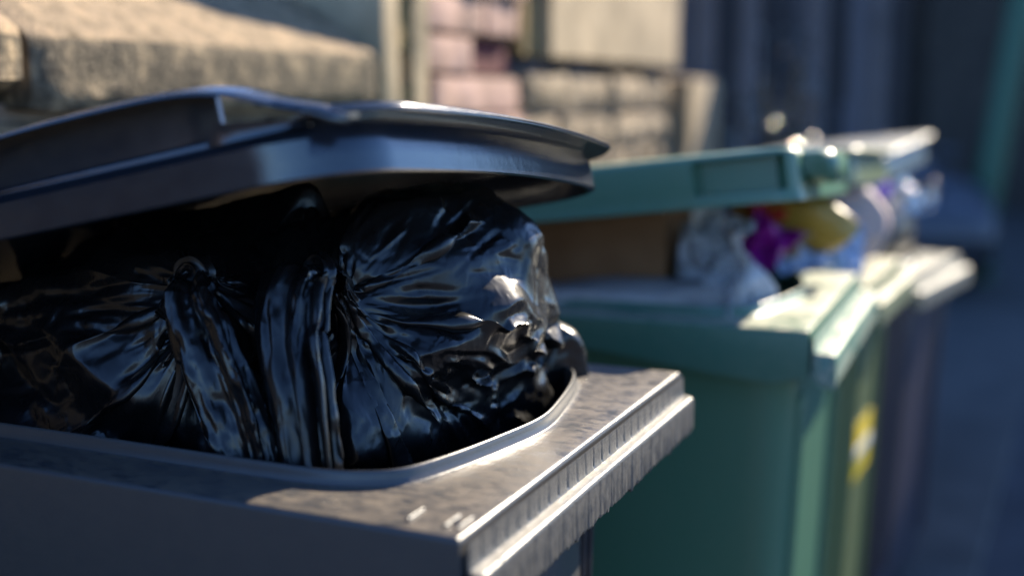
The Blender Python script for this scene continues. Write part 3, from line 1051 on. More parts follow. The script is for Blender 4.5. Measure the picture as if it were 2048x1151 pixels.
rs = []
for i in range(61):
    a = 0.085 + i * 0.0085
    lift = arch(a)
    k0 = sst(0.085, 0.118, a)
    zt = zl1(a, 0) + HS * 1.05 + lift - 0.010 * (1 - k0)
    out_ = (0.008 + 0.006 * (lift / 0.039)) * k0
    rs.append([B1.l(a, bb, zt + zz) for bb, zz in ((0.014, -0.0005), (0.000, -0.0010), (-out_ * 0.9, -0.0022), (-out_ - 0.0035 * k0, -0.0042), (-out_ - 0.0045 * k0, -0.0030), (-out_ - 0.0036 * k0, -0.0004), (-out_ * 0.6 - .001, 0.0020), (0.002, 0.0032), (0.014, 0.0030))])
mb.rings(rs, True, True, True)
hd = mb.build('handle', M['lid'], lid1, 50)
mb = MB()
rs = []
for a in [0.122 + 0.006 * i for i in range(14)] + [0.2061 + i * 0.0085 for i in range(46)]:
    lift = arch(a)
    z0, z1 = zl1(a, 0) + HS * 0.86, zl1(a, 0) + HS * 1.05 + lift - 0.0005
    if a < 0.206:
        z1 = z0 + 0.0005 + (zl1(a, 0) + 0.0445 + 0.13 * (a - 0.14) - z0) * sst(0.121, 0.142, a)
    bi = 0.005 + 0.010 * sst(0.19, 0.24, a)
    rs.append([B1.l(a, bi - .002, z0), B1.l(a, bi, z0 + (z1 - z0) * .5), B1.l(a, bi - .001, z1), B1.l(a, bi + .004, z1), B1.l(a, bi + .005, z0)])
mb.rings(rs, True, True, True)
mb.build('grip_wall', M['lid'], lid1, 40)


def zl2(a, b):
    return 0.178 - 0.118 * (a - 0.02) - 0.055 * b - max(0, a - .42) ** 2 * .5


lid2 = make_lid(B2, bin2, zl2, M['green'], 0.018, 0.745, -0.004, 0.55, 0.035, 0.004, 0.070, False, recess=(0.036, 0.160, 0.030, 0.016, 0.062), crown=0.006, tilt=0.12)


# moulded lifting tab on the front of the green lid
mb = MB()
rs = []
for i in range(13):
    b = 0.05 + 0.012 * i
    e = 0.010 if i in (0, 12) else 0.0
    h0, h1 = zl2(0.01, b) + 0.020 + e, zl2(0.01, b) + 0.066 - e * .5
    rs.append([B2.l(a, b, z) for a, z in ((0.020, h0 + .004), (0.006, h0), (-0.016 + e, h0 + 0.002), (-0.022 + e, h0 + 0.010), (-0.020 + e, h1 - 0.010), (-0.012 + e, h1), (0.008, h1 + .002), (0.030, h1))])
mb.rings(rs, True, True, True)
mb.build('lifting_tab', M['green'], lid2, 45)


def zl3(a, b):
    return 0.190 - 0.12 * (a - 0.02) - 0.05 * b - max(0, a - .42) ** 2 * .5


lid3 = make_lid(B3, bin3, zl3, M['olive'], 0.03, 0.67, -0.004, 0.43, 0.035, 0.004, 0.062, True, crown=0.006, tilt=0.12)


def zl4(a, b):
    return 0.215 - 0.12 * (a - 0.09) + 0.085 * b - max(0, a - .42) ** 2 * .5


lid4 = make_lid(B4, bin4, zl4, M['mauve_rim'], 0.085, 0.67, -0.06, 0.46, 0.03, 0.002, 0.062, True, crown=0.006, brim_out=0.02, tilt=0.12)

# yellow sticker on the third bin's front, with a white band
mb = MB()
def onfront(F, b, z, off=0.002):
    H = F.rim
    t = sst(0, 1, 0)
    ins = 0.006 + (0.024) * min(1, max(0, (-z - .2) / (H - .34)))
    return F.l(0.02 + ins - off, b, z)
def patch(F, root, name, mat, b0, b1, z0, z1, off=0.0025, n=6):
    mb = MB()
    fr, bk = [], []
    rs = []
    for i in range(n + 1):
        z = z0 + (z1 - z0) * i / n
        rs.append([onfront(F, b0 + .004 * math.sin(i), z, off), onfront(F, b1, z, off), onfront(F, b1, z, off - .0012), onfront(F, b0, z, off - .0012)])
    mb.rings(rs, True, True, True)
    return mb.build(name, mat, root, 30)


# ------------------------------------------------------------------ rubbish bags: thin film relaxed over lumpy contents
def vnoise(P, seed):
    return np.array([noise.noise((float(p[0]) + seed, float(p[1]) - seed, float(p[2]) + 2 * seed)) for p in P])


class Solid:
    """contents of a bag: union of rounded boxes and ellipsoids (centre, half sizes, z-rotation, rounding)"""
    def __init__(s, items):
        s.it = []
        for c, h, rz, tilt, r in items:
            ca, sa = math.cos(rz), math.sin(rz)
            Rz = np.array([[ca, sa, 0], [-sa, ca, 0], [0, 0, 1]])
            ct, st = math.cos(tilt), math.sin(tilt)
            Rt = np.array([[1, 0, 0], [0, ct, st], [0, -st, ct]])
            s.it.append((np.array(c), np.array(h), Rt @ Rz, r))

    def d(s, P):
        best = None
        for c, h, A, r in s.it:
            q = (P - c) @ A.T
            w_ = np.abs(q) - (h - r)
            o = np.linalg.norm(np.maximum(w_, 0), axis=-1) + np.minimum(w_.max(-1), 0) - r
            best = o if best is None else np.minimum(best, o)
        return best

    def g(s, P, e=0.002):
        G = np.stack([s.d(P + np.eye(3)[k] * e) - s.d(P - np.eye(3)[k] * e) for k in range(3)], -1)
        return G / (np.linalg.norm(G, axis=-1, keepdims=True) + 1e-9)


class Hull:
    """convex contents given by corner points (packets and boxes poking at the film)"""
    def __init__(s, pts, r=0.004, lump=0.0045, seed=1, waves=6):
        rg = np.random.RandomState(seed)
        s.lumps = []
        for i in range(waves):
            v = rg.randn(3)
            v /= np.linalg.norm(v)
            wl = rg.uniform(0.05, 0.13)
            s.lumps.append((v / wl, rg.rand(), lump * wl / 0.09))
        pts = np.array(pts, float)
        c = pts.mean(0)
        pl = []
        n = len(pts)
        for i in range(n):
            for j in range(i + 1, n):
                for k in range(j + 1, n):
                    nn = np.cross(pts[j] - pts[i], pts[k] - pts[i])
                    l = np.linalg.norm(nn)
                    if l < 1e-7:
                        continue
                    nn /= l
                    e = nn @ pts[i]
                    q = pts @ nn - e
                    if q.max() < 1e-6:
                        pl.append((*nn, e))
                    elif q.min() > -1e-6:
                        pl.append((*-nn, -e))
        pl = np.unique(np.round(pl, 5), axis=0)
        s.n, s.e, s.r = pl[:, :3], pl[:, 3], r

    def d(s, P):
        q = P @ s.n.T - s.e
        m = q.max(-1)
        k = 0.004
        m = m + k * np.log(np.exp((q - m[..., None]) / k).sum(-1)) - s.r
        for kv, p0, am in s.lumps:
            t = P @ kv + p0
            m = m - am * (2 * np.abs(2 * (t - np.floor(t)) - 1) - 1)
        return m

    def g(s, P, e=0.002):
        G = np.stack([s.d(P + np.eye(3)[k] * e) - s.d(P - np.eye(3)[k] * e) for k in range(3)], -1)
        return G / (np.linalg.norm(G, axis=-1, keepdims=True) + 1e-9)


def proj_edges(P, A, B, rest, ks, kc, wA, wB):
    """one vectorised pass over disjoint edges A-B; ks stretch, kc compression stiffness"""
    a, b = P[A], P[B]
    d = b - a
    l = np.sqrt((d * d).sum(-1)) + 1e-9
    e = (l - rest) / l
    e = np.where(e > 0, e * ks, e * kc)
    wt = wA + wB + 1e-9
    P[A] += d * (e * wA / wt)[..., None]
    P[B] -= d * (e * wB / wt)[..., None]


def sim_bag(K, Cc, solid, Nu=140, Nv=72, steps=220, seed=1, knot=0.012, neck=0.75, su=0.15, sv=0.09, su_neck=0.5, suck=0.0005, grav=(0, 0, -0.0001), folds=20, lim=None, bend=0.06, bumps=0.010, fric=0.3, fine_steps=36, fine_slack=0.075):
    """a tied bag: film gathered to a knot at K and crumpled on its contents. Returns (Nv, Nu, 3) points"""
    K, Cc = np.array(K, float), np.array(Cc, float)
    ax = (K - Cc) / np.linalg.norm(K - Cc)
    u0 = np.cross(ax, [0, 0, 1.0])
    u0 /= np.linalg.norm(u0)
    v0 = np.cross(ax, u0)
    th = math.pi * 0.97 * np.linspace(0.0, 1, Nv) ** 0.92
    ph = np.linspace(0, 2 * math.pi, Nu, endpoint=False)
    T, F_ = np.meshgrid(th, ph, indexing='ij')
    D = np.cos(T)[..., None] * ax + np.sin(T)[..., None] * (np.cos(F_)[..., None] * u0 + np.sin(F_)[..., None] * v0)
    r = np.full(T.shape, 0.60)
    for _ in range(80):
        r -= np.maximum(solid.d(Cc + D * r[..., None]) - 0.004, -0.002) * 0.6
    P = Cc + D * r[..., None]
    t = np.clip(1 - T / neck, 0, 1)[..., None] ** 1.3
    ring = K + knot * (np.cos(F_)[..., None] * u0 + np.sin(F_)[..., None] * v0)
    P = P * (1 - t) + ring * t
    rng = np.random.RandomState(seed)
    # rest lengths: what the drape has now plus spare film, more of it round the neck
    du = np.linalg.norm(np.roll(P, -1, 1) - P, axis=-1)
    dv = np.linalg.norm(np.diff(P, axis=0), axis=-1)
    flat_ = (D * 3).reshape(-1, 3)
    nz = vnoise(flat_, seed * 3.1).reshape(T.shape)
    nz2 = vnoise(flat_ * 1.7, seed * 1.3 + 4).reshape(T.shape)
    nk = np.exp(-(T / neck) ** 2)
    eu = su * np.clip(1 + 1.2 * nz, 0.1, 3) + su_neck * nk
    ev = sv * np.clip(1 + 1.6 * nz2, 0.0, 3.5)
    ru = du * (1 + eu)
    rv = dv * (1 + ev[:-1])
    # seed: folds that start at the knot and run out over the bag, broken by noise
    pat = np.zeros((Nv, Nu))
    for f_ in range(folds // 2, folds * 2, 2):
        pat += rng.randn() * np.cos(f_ * F_ + rng.rand() * 6.28 + 1.5 * nz) / math.sqrt(folds / 2)
    fine = vnoise((D * 14).reshape(-1, 3), seed * 5.7).reshape(T.shape)
    P = P + D * (np.clip(pat, -1.5, 1.5) * (0.35 * bumps + bumps * nk) * np.minimum(T / 0.12, 1) + np.maximum(fine, 0) * bumps * 0.8)[..., None]
    P = relax(P, ru, rv, solid, steps, suck, grav, fric, bend, lim)
    if fine_steps:
        # second pass on a finer grid: small crinkles
        P = planar(upsample(P, 2, 0), 0.26, 3, 4)
        du = np.linalg.norm(np.roll(P, -1, 1) - P, axis=-1)
        dv = np.linalg.norm(np.diff(P, axis=0), axis=-1)
        n1 = vnoise((P * 16).reshape(-1, 3), seed + 0.7).reshape(du.shape)
        n2 = vnoise((P * 16).reshape(-1, 3), seed + 5.3).reshape(du.shape)
        taut = np.clip(0.55 + 2.6 * vnoise((P * 6.5).reshape(-1, 3), seed + 8.8).reshape(du.shape), 0.08, 1.5)
        fine_slack = fine_slack * taut
        ru = du * (1 + fine_slack * np.clip(0.6 + 2.2 * n1, 0, 2.5))
        rv = dv * (1 + (fine_slack * np.clip(0.6 + 2.2 * n2, 0, 2.5))[:-1])
        G_ = solid.g(P.reshape(-1, 3)).reshape(P.shape)
        n3 = vnoise((P * 110).reshape(-1, 3), seed + 1.1).reshape(du.shape)
        P = P + G_ * (0.0011 * taut * np.maximum(n3, -0.1))[..., None]
        P = relax(P, ru, rv, solid, fine_steps, 0.0, (0, 0, 0), 0.6, bend * 0.6, lim)
    return P


def relax(P, ru, rv, solid, steps, suck, grav, fric, bend, lim):
    Nv, Nu, _ = P.shape
    wgt = np.ones((Nv, Nu))
    wgt[0:2] = 0
    idx = np.arange(Nv * Nu).reshape(Nv, Nu)
    fams = []
    for k in (0, 1):
        c0 = np.arange(k, Nu, 2)
        fams.append((idx[:, c0].ravel(), idx[:, (c0 + 1) % Nu].ravel(), ru[:, c0].ravel(), 1.0, 0.9))
        r0 = np.arange(k, Nv - 1, 2)
        fams.append((idx[r0].ravel(), idx[r0 + 1].ravel(), rv[r0].ravel(), 1.0, 0.9))
        for sg in (1, -1):
            B = np.roll(idx, -sg, axis=1)
            rest = np.sqrt(rv[r0] ** 2 + ru[r0] ** 2)
            fams.append((idx[r0].ravel(), B[r0 + 1].ravel(), rest.ravel(), 0.5, 0.3))
    ru2 = ru + np.roll(ru, -1, 1)
    for k in (0, 1, 2, 3):
        c0 = np.arange(k, Nu - (Nu % 4), 4)
        fams.append((idx[:, c0].ravel(), idx[:, (c0 + 2) % Nu].ravel(), ru2[:, c0].ravel(), 0.0, bend))
        r0 = np.arange(k, Nv - 2, 4)
        fams.append((idx[r0].ravel(), idx[r0 + 2].ravel(), (rv[r0] + rv[r0 + 1]).ravel(), 0.0, bend))
    Pf = P.reshape(-1, 3).copy()
    Wf = wgt.ravel()
    V = np.zeros_like(Pf)
    G = np.array(grav)
    fw = [(A, B, re, a_, b_, Wf[A], Wf[B]) for A, B, re, a_, b_ in fams]
    for it in range(steps):
        if it % 4 == 0:
            gr = solid.g(Pf)
        dd = solid.d(Pf)
        V = V * 0.6 + (G - gr * (suck * np.clip(dd / 0.008, 0, 1))[:, None]) * Wf[:, None]
        old = Pf.copy()
        Pf += V
        for c_ in fw:
            proj_edges(Pf, *c_)
        dd = solid.d(Pf)
        hit = (dd < 0.0015) & (Wf > 0)
        mv = Pf - old
        nrm_ = (mv * gr).sum(-1, keepdims=True) * gr
        Pf = np.where(hit[:, None], Pf - (mv - nrm_) * fric, Pf)
        Pf += gr * (np.maximum(0.0012 - dd, 0) * (Wf > 0))[:, None]
        if lim is not None:
            lim(Pf)
        V = np.clip((Pf - old) * 0.9, -0.004, 0.004)
    return Pf.reshape(Nv, Nu, 3)


def upsample(P, k=3, sm=2, lam=0.5):
    """refine a simulated grid linearly, then round the creases slightly: flat facets, tight folds"""
    Nv, Nu, _ = P.shape
    fu = np.arange(Nu * k) / k
    i0 = np.floor(fu).astype(int)
    t = (fu - i0)[None, :, None]
    Q = P[:, i0 % Nu] * (1 - t) + P[:, (i0 + 1) % Nu] * t
    fv = np.arange((Nv - 1) * k + 1) / k
    j0 = np.minimum(np.floor(fv).astype(int), Nv - 2)
    t = (fv - j0)[:, None, None]
    Q = Q[j0] * (1 - t) + Q[j0 + 1] * t
    for _ in range(sm):
        A = Q.copy()
        A[1:-1] = (np.roll(Q, 1, 1) + np.roll(Q, -1, 1))[1:-1] / 4 + (Q[:-2] + Q[2:]) / 4
        Q = Q * (1 - lam) + A * lam
    return Q


def planar(P, sig=0.26, it_n=5, it_v=7, rad=2):
    """pull the film into flat panes with sharp creases (bilateral filtering of its normals)"""
    def sh(A, i, j):
        A = np.roll(A, -j, 1) if j else A
        if i:
            ix = np.clip(np.arange(A.shape[0]) + i, 0, A.shape[0] - 1)
            A = A[ix]
        return A
    N_ = np.cross(np.roll(P, -1, 1) - np.roll(P, 1, 1), np.gradient(P, axis=0))
    N_ /= np.linalg.norm(N_, axis=-1, keepdims=True) + 1e-9
    st = [(i, j) for i in range(-rad, rad + 1) for j in range(-rad, rad + 1)]
    for _ in range(it_n):
        acc = np.zeros_like(N_)
        for i, j in st:
            Q = sh(N_, i, j)
            w_ = np.exp(-((Q - N_) ** 2).sum(-1) / sig ** 2 - (i * i + j * j) / (2.0 * rad * rad))
            acc += Q * w_[..., None]
        N_ = acc / (np.linalg.norm(acc, axis=-1, keepdims=True) + 1e-9)
    st = [(i, j) for i in (-1, 0, 1) for j in (-1, 0, 1) if i or j]
    for _ in range(it_v):
        mv = np.zeros_like(P)
        for i, j in st:
            Nj = sh(N_, i, j)
            mv += Nj * ((sh(P, i, j) - P) * Nj).sum(-1, keepdims=True)
        P = P + np.clip(mv / len(st), -0.002, 0.002)
    return P


def creases(P, seed, n=800, big=44):
    """straight tent-shaped creases pressed into the film, most of them running out from the knot"""
    rg = np.random.RandomState(seed)
    Nv, Nu, _ = P.shape
    N_ = np.cross(np.roll(P, -1, 1) - np.roll(P, 1, 1), np.gradient(P, axis=0))
    N_ /= np.linalg.norm(N_, axis=-1, keepdims=True) + 1e-9
    H = np.zeros((Nv, Nu))
    for k in range(n + big):
        if k < big:
            i = int(rg.uniform(0.04, 0.16) * Nv)
            di, dj = int(rg.uniform(0.15, 0.36) * Nv), int(rg.uniform(-0.03, 0.03) * Nu)
            A, w = rg.uniform(0.0016, 0.0042), rg.uniform(0.005, 0.009)
        else:
            i = int(rg.uniform(0.05, 0.72) * Nv)
            di, dj = int(rg.uniform(0.03, 0.14) * Nv), int(rg.normal(0, 0.022) * Nu)
            if rg.rand() < 0.25:
                di, dj = int(rg.uniform(-.03, .03) * Nv), int(rg.uniform(.02, .06) * Nu)
            A, w = rg.uniform(0.0007, 0.0028), rg.uniform(0.0032, 0.0070)
        j = rg.randint(Nu)
        p, q = P[i, j], P[min(max(i + di, 0), Nv - 1), (j + dj) % Nu]
        d = q - p
        L2 = (d * d).sum() + 1e-9
        r = np.linalg.norm(d) / 2 + w
        c = (p + q) / 2
        m = ((P - c) ** 2).sum(-1) < r * r
        X = P[m] - p
        t = (X @ d) / L2
        e = np.linalg.norm(X - np.clip(t, 0, 1)[:, None] * d, axis=-1)
        end = np.clip(4 * np.minimum(t, 1 - t) + 0.1, 0, 1)
        H[m] += A * np.maximum(0, 1 - e / w) * end * (1 if rg.rand() < .75 else -0.7)
    return P + N_ * np.clip(H, -0.003, 0.005)[..., None]


def crinkle(P, k=1.0):
    Nv, Nu, _ = P.shape
    # fine crinkles: small sharp ridges, drawn out along the folds
    N_ = np.cross(np.roll(P, -1, 1) - np.roll(P, 1, 1), np.gradient(P, axis=0))
    N_ /= np.linalg.norm(N_, axis=-1, keepdims=True) + 1e-9
    jj, ii = np.meshgrid(np.arange(Nu), np.arange(Nv))
    ang = jj / Nu * 2 * math.pi
    vv = ii / Nv
    C1 = np.stack([np.cos(ang) * 5, np.sin(ang) * 5, vv * 5], -1)
    C2 = P * 45
    m_ = np.clip(vnoise((P * 9).reshape(-1, 3), 3.3).reshape(Nv, Nu) * 2.2 + 0.35, 0, 1)
    r1 = 1 - 2.4 * np.abs(vnoise(C1.reshape(-1, 3) * 1.6, 7.7).reshape(Nv, Nu))
    r2 = 1 - 2.4 * np.abs(vnoise(C2.reshape(-1, 3), 1.9).reshape(Nv, Nu))
    r3 = 1 - 2.4 * np.abs(vnoise(C2.reshape(-1, 3) * 2.7, 5.1).reshape(Nv, Nu))
    return P + N_ * (k * m_ * (r1 * 0.0014 + r2 * 0.0022 + r3 * 0.0010))[..., None]


def bag_mesh(F, name, P, mat, parent=None, close=True, k=2, sm=1):
    P = crinkle(creases(upsample(planar(P, 0.3, 4, 5), k, sm), int(P[0, 0, 0] * 9999)), 0.45)
    Nv, Nu, _ = P.shape
    mb = MB()
    mb.rings([[F.l(*P[i, k]) for k in range(Nu)] for i in range(Nv)], True, False, close)
    o = mb.build(name, mat, parent, 75, recalc=True)
    if not parent:
        o.location = (F.x, F.y, 0)
        o.rotation_euler = (0, 0, -F.ang)
    return o


def in_bin1(P):
    """keep the film inside the mouth of the first bin below its rim, and under the lid"""
    low = P[:, 2] < 0.012
    P[:, 0] = np.where(low, np.clip(P[:, 0], 0.088, 0.64), np.maximum(P[:, 0], 0.06))
    P[:, 1] = np.where(low, np.clip(P[:, 1], 0.085, 0.495), P[:, 1])
    top = 0.264 - 0.1 * P[:, 1] - 0.2 * (P[:, 0] - 0.09) + 0.036
    P[:, 2] = np.minimum(P[:, 2], top)


def bag_tail(F, name, path, widths, mat, parent, seed, pleats=9, n_u=260, n_v=90, thick=0.35, side=(1, 0.25, 0), depth=0.012):
    """the loose gathered end of a tied bag: a flattened, pleated sleeve hanging along a path (bin-local points)"""
    rng = np.random.RandomState(seed)
    path = np.array(path, float)
    m = len(path)
    s_ = np.array(side, float)
    s_ /= np.linalg.norm(s_)
    # uneven pleat phase
    ph = np.linspace(0, 2 * math.pi, n_u, endpoint=False)
    warp = sum(rng.uniform(-.5, .5) / k * np.sin(k * ph + rng.rand() * 6.28) for k in range(1, 6))
    rs = []
    for i in range(n_v):
        v = i / (n_v - 1)
        x = v * (m - 1)
        j = min(int(x), m - 2)
        t = x - j
        p0, p1, p2, p3 = path[max(j - 1, 0)], path[j], path[j + 1], path[min(j + 2, m - 1)]
        c = 0.5 * (2 * p1 + (p2 - p0) * t + (2 * p0 - 5 * p1 + 4 * p2 - p3) * t * t + (3 * p1 - p0 - 3 * p2 + p3) * t ** 3)
        tg = (p2 - p1) / np.linalg.norm(p2 - p1)
        s2 = s_ - tg * (s_ @ tg)
        s2 /= np.linalg.norm(s2)
        nn = np.cross(s2, tg)
        wd = np.interp(v, np.linspace(0, 1, len(widths)), widths)
        dp = depth * sst(0.0, 0.18, v) * (0.75 + 0.35 * math.sin(5 * v + seed))
        r = []
        for k in range(n_u):
            a = ph[k]
            q = pleats * (a + 0.55 * warp[k]) / (2 * math.pi) + 0.25 * noise.noise((v * 2.2, a * 0.8, seed))
            tri = 2 * abs(2 * (q - math.floor(q)) - 1) - 1
            tri = math.copysign(abs(tri) ** 0.8, tri)
            amp = dp * (0.6 + 0.8 * noise.noise((math.cos(a) * 2, math.sin(a) * 2, v * 1.5 + seed)))
            cr_ = 0.0016 * noise.noise((a * 5, v * 14, seed + 3)) + 0.0010 * noise.noise((a * 14, v * 34, seed + 7))
            R_ = amp * tri + cr_
            # the hem is ragged: bottom edge wanders
            P = c + s2 * (math.cos(a) * (wd + R_ * 0.8)) + nn * (math.sin(a) * (wd * thick) + math.sin(a) * R_ * 1.25)
            if v > 0.85:
                P = P + tg * 0.018 * (v - .85) / .15 * noise.noise((a * 1.3, seed, 2.0))
            r.append(P)
        rs.append(r)
    rs = crinkle(creases(planar(np.array(rs, float), it_n=4, it_v=5), seed, 170, 0), 0.5)
    mb = MB()
    mb.rings([[F.l(*q) for q in r] for r in rs], True, False, False)
    o = mb.build(name, mat, parent, 80)
    if parent is None:
        o.location = (F.x, F.y, 0)
        o.rotation_euler = (0, 0, -F.ang)
    return o


import time as _t
_t0 = _t.time()
sA = Hull([(.102, .332, .116), (.148, .26, .085), (.188, .165, .004), (.108, .42, .171), (.117, .41, .203), (.148, .40, .225), (.194, .30, .212), (.235, .25, .200), 
           (.113, .452, -.032), (.109, .437, .078), (.40, .25, .15), (.40, .46, .15), (.33, .42, .20), (.17, .452, -.28), (.25, .34, -.28), (.45, .25, -.28), (.45, .48, -.28)], lump=0.0030, seed=2)
def bag_knot(F, K, axis, parent, seed):
    """the twisted neck tied on itself: two lumpy turns of film"""
    ax = Vector(axis).normalized()
    u_ = ax.orthogonal().normalized()
    v_ = ax.cross(u_)
    rs = []
    n = 90
    for i in range(n):
        t = i / (n - 1)
        a = t * 4.4 * math.pi
        R0 = 0.011 + 0.003 * math.sin(a * .5 + seed)
        c = Vector(K) + (u_ * math.cos(a) + v_ * math.sin(a)) * R0 + ax * (0.016 * (t - .5) + .004 * math.sin(a * .5))
        e1 = (u_ * math.cos(a) + v_ * math.sin(a))
        r = []
        for k in range(18):
            b = 2 * math.pi * k / 18
            rr_ = (0.0075 if 0 < i < n - 1 else 0.001) * (1 + 0.28 * (2 * abs(2 * ((k * 5 / 18 + t * 1.5) % 1) - 1) - 1) + 0.3 * noise.noise((a, b, seed)))
            r.append(F.l(*(c + (e1 * math.cos(b) + ax * math.sin(b)) * rr_)))
        rs.append(r)
    mb = MB()
    mb.rings(rs, True, True, True)
    mb.build('knot', M['bag'], parent, 60)


PA = sim_bag((0.212, 0.175, 0.148), (0.26, 0.345, 0.04), sA, seed=3, lim=in_bin1)
GB = 'black rubbish bags in the open grey bin'
bagA = bag_mesh(B1, 'bin_bag', PA, M['bag'])
tag(bagA, 'largest black bin bag bulging out at the front corner under the lid', 'bin bag', GB)
bag_tail(B1, 'tied_neck', [(.218, .180, .150), (.226, .160, .158), (.232, .140, .148), (.222, .118, .105), (.205, .104, .055), (.190, .095, -.010), (.185, .10, -.06)], [0.010, 0.022, 0.044, 0.040, 0.038, 0.034, 0.03], M['bag'], bagA, 4, 7, depth=0.011)
bag_knot(B1, (.224, .166, .156), (.05, -.35, .08), bagA, 2)
sB = Hull([(.31, .16, .10), (.34, .30, .20), (.36, .17, .165), (.47, .14, .150), (.60, .16, .10), (.62, .35, .15), (.50, .30, .19), (.30, .22, .02), (.29, .17, -.05), (.30, .16, -.3), (.60, .14, -.3), (.58, .45, -.3), (.30, .45, -.3), (.45, .46, .12), (.60, .13, -.02), (.44, .115, .04)], seed=4, lump=0.006)
PB = sim_bag((0.335, 0.135, 0.150), (0.46, 0.29, 0.02), sB, Nu=110, Nv=55, seed=8, lim=in_bin1)
bagB = bag_mesh(B1, 'bin_bag', PB, M['bag'])
tag(bagB, 'dim black bin bag filling the back of the open bin, left of the big bag', 'bin bag', GB)
bag_tail(B1, 'tied_neck', [(.335, .140, .150), (.330, .122, .150), (.322, .108, .135), (.300, .100, .095), (.278, .098, .045), (.258, .094, -.005), (.25, .10, -.06)], [0.010, 0.020, 0.034, 0.036, 0.036, 0.034, 0.03], M['bag'], bagB, 11, 5, depth=0.012)
bag_knot(B1, (.334, .130, .152), (-.02, -.3, .02), bagB, 5)
sD = Hull([(.125, .490, .070), (.108, .510, .030), (.11, .505, -.06), (.16, .535, .05), (.30, .525, .11), (.30, .47, .12), (.13, .47, -.2), (.3, .5, -.2), (.2, .48, .11)], seed=6, lump=0.003)
PD = sim_bag((0.30, 0.50, 0.135), (0.21, 0.49, 0.0), sD, Nu=70, Nv=36, seed=5)
bagD = bag_mesh(B1, 'bin_bag', PD, M['bag'])
tag(bagD, 'small shiny black bag squeezed in at the far front corner of the open bin', 'bin bag', GB)
print('bag', _t.time() - _t0)


# ------------------------------------------------------------------ loose rubbish in the green bins
def sheet(F, name, center, size, rot, seed, mat, amp=0.015, nu=40, nv=30, freq=1.0, curl=0.0, label=None, cat=None, thick=0.0012, group=None):
    """a crumpled sheet or packet: folded along random creases, given real thickness"""
    rg = np.random.RandomState(seed)
    U, V = np.meshgrid(np.linspace(-1, 1, nu), np.linspace(-1, 1, nv), indexing='ij')
    X, Y = U * size[0] / 2, V * size[1] / 2
    Z = np.zeros_like(X)
    for k in range(9):
        an = rg.rand() * math.pi
        wl = rg.uniform(0.5, 1.6) / freq
        t = (math.cos(an) * U + math.sin(an) * V) / wl + rg.rand()
        Z += amp * wl * 0.6 * (np.abs(2 * (t - np.floor(t)) - 1) * 2 - 1)
    Z += curl * (U ** 2 - 0.3) + curl * 0.6 * V * np.abs(V)
    ex = 1 + 0.10 * np.sin(3 * V + seed) * np.abs(U)
    X, Y = X * ex, Y * (1 + 0.08 * np.sin(4 * U + seed))
    from mathutils import Euler
    E_ = Euler(rot, 'XYZ').to_matrix()
    n = nu * nv
    mb = MB()
    P = [Vector(F.l(*center)) + E_ @ Vector((X[i, j], Y[i, j], Z[i, j])) for i in range(nu) for j in range(nv)]
    mb.add(P, [(i * nv + j, (i + 1) * nv + j, (i + 1) * nv + j + 1, i * nv + j + 1) for i in range(nu - 1) for j in range(nv - 1)])
    o = mb.build(name, mat, None, 40)
    md = o.modifiers.new('thickness', 'SOLIDIFY')
    md.thickness = thick
    o.location = (F.x, F.y, 0)
    o.rotation_euler = (0, 0, -F.ang)
    tag(o, label, cat, group)
    return o


def parcel(F, name, center, size, rot, seed, mat, amp=0.008, n=26, label=None, cat=None, pinch=0.25, group=None):
    """a crumpled filled bag or packet (closed, pillow shaped)"""
    from mathutils import Euler
    E_ = Euler(rot, 'XYZ').to_matrix()
    rs = []
    for i in range(n + 1):
        v = i / n
        prof = (math.sin(math.pi * min(max(v, 0.02), 0.98))) ** pinch
        r = []
        for k in range(2 * n):
            a = 2 * math.pi * k / (2 * n)
            ca, sa = math.cos(a), math.sin(a)
            e = 0.6
            x = math.copysign(abs(ca) ** e, ca) * size[0] / 2 * prof
            y = math.copysign(abs(sa) ** e, sa) * size[1] / 2 * prof
            z = (v - .5) * size[2]
            q = (x * 22 + seed, y * 22, z * 22)
            d = 1.7 * amp * (1 - 2.2 * abs(noise.noise(q))) + amp * 0.6 * (1 - 2 * abs(noise.noise((q[0] * 2.3, q[1] * 2.3, q[2] * 2.3 + seed))))
            p = Vector((x, y, z)) * 1.0
            p += Vector((ca, sa, 0.3 * (v - .5))) * d
            r.append(Vector(F.l(*center)) + E_ @ p)
        rs.append(r)
    A_ = planar(np.array([[tuple(q) for q in r] for r in rs]), 0.45, 6, 8)
    mb = MB()
    mb.rings([list(r) for r in A_], True, True, True)
    o = mb.build(name, mat, None, 28)
    o.location = (F.x, F.y, 0)
    o.rotation_euler = (0, 0, -F.ang)
    tag(o, label, cat, group)
    return o


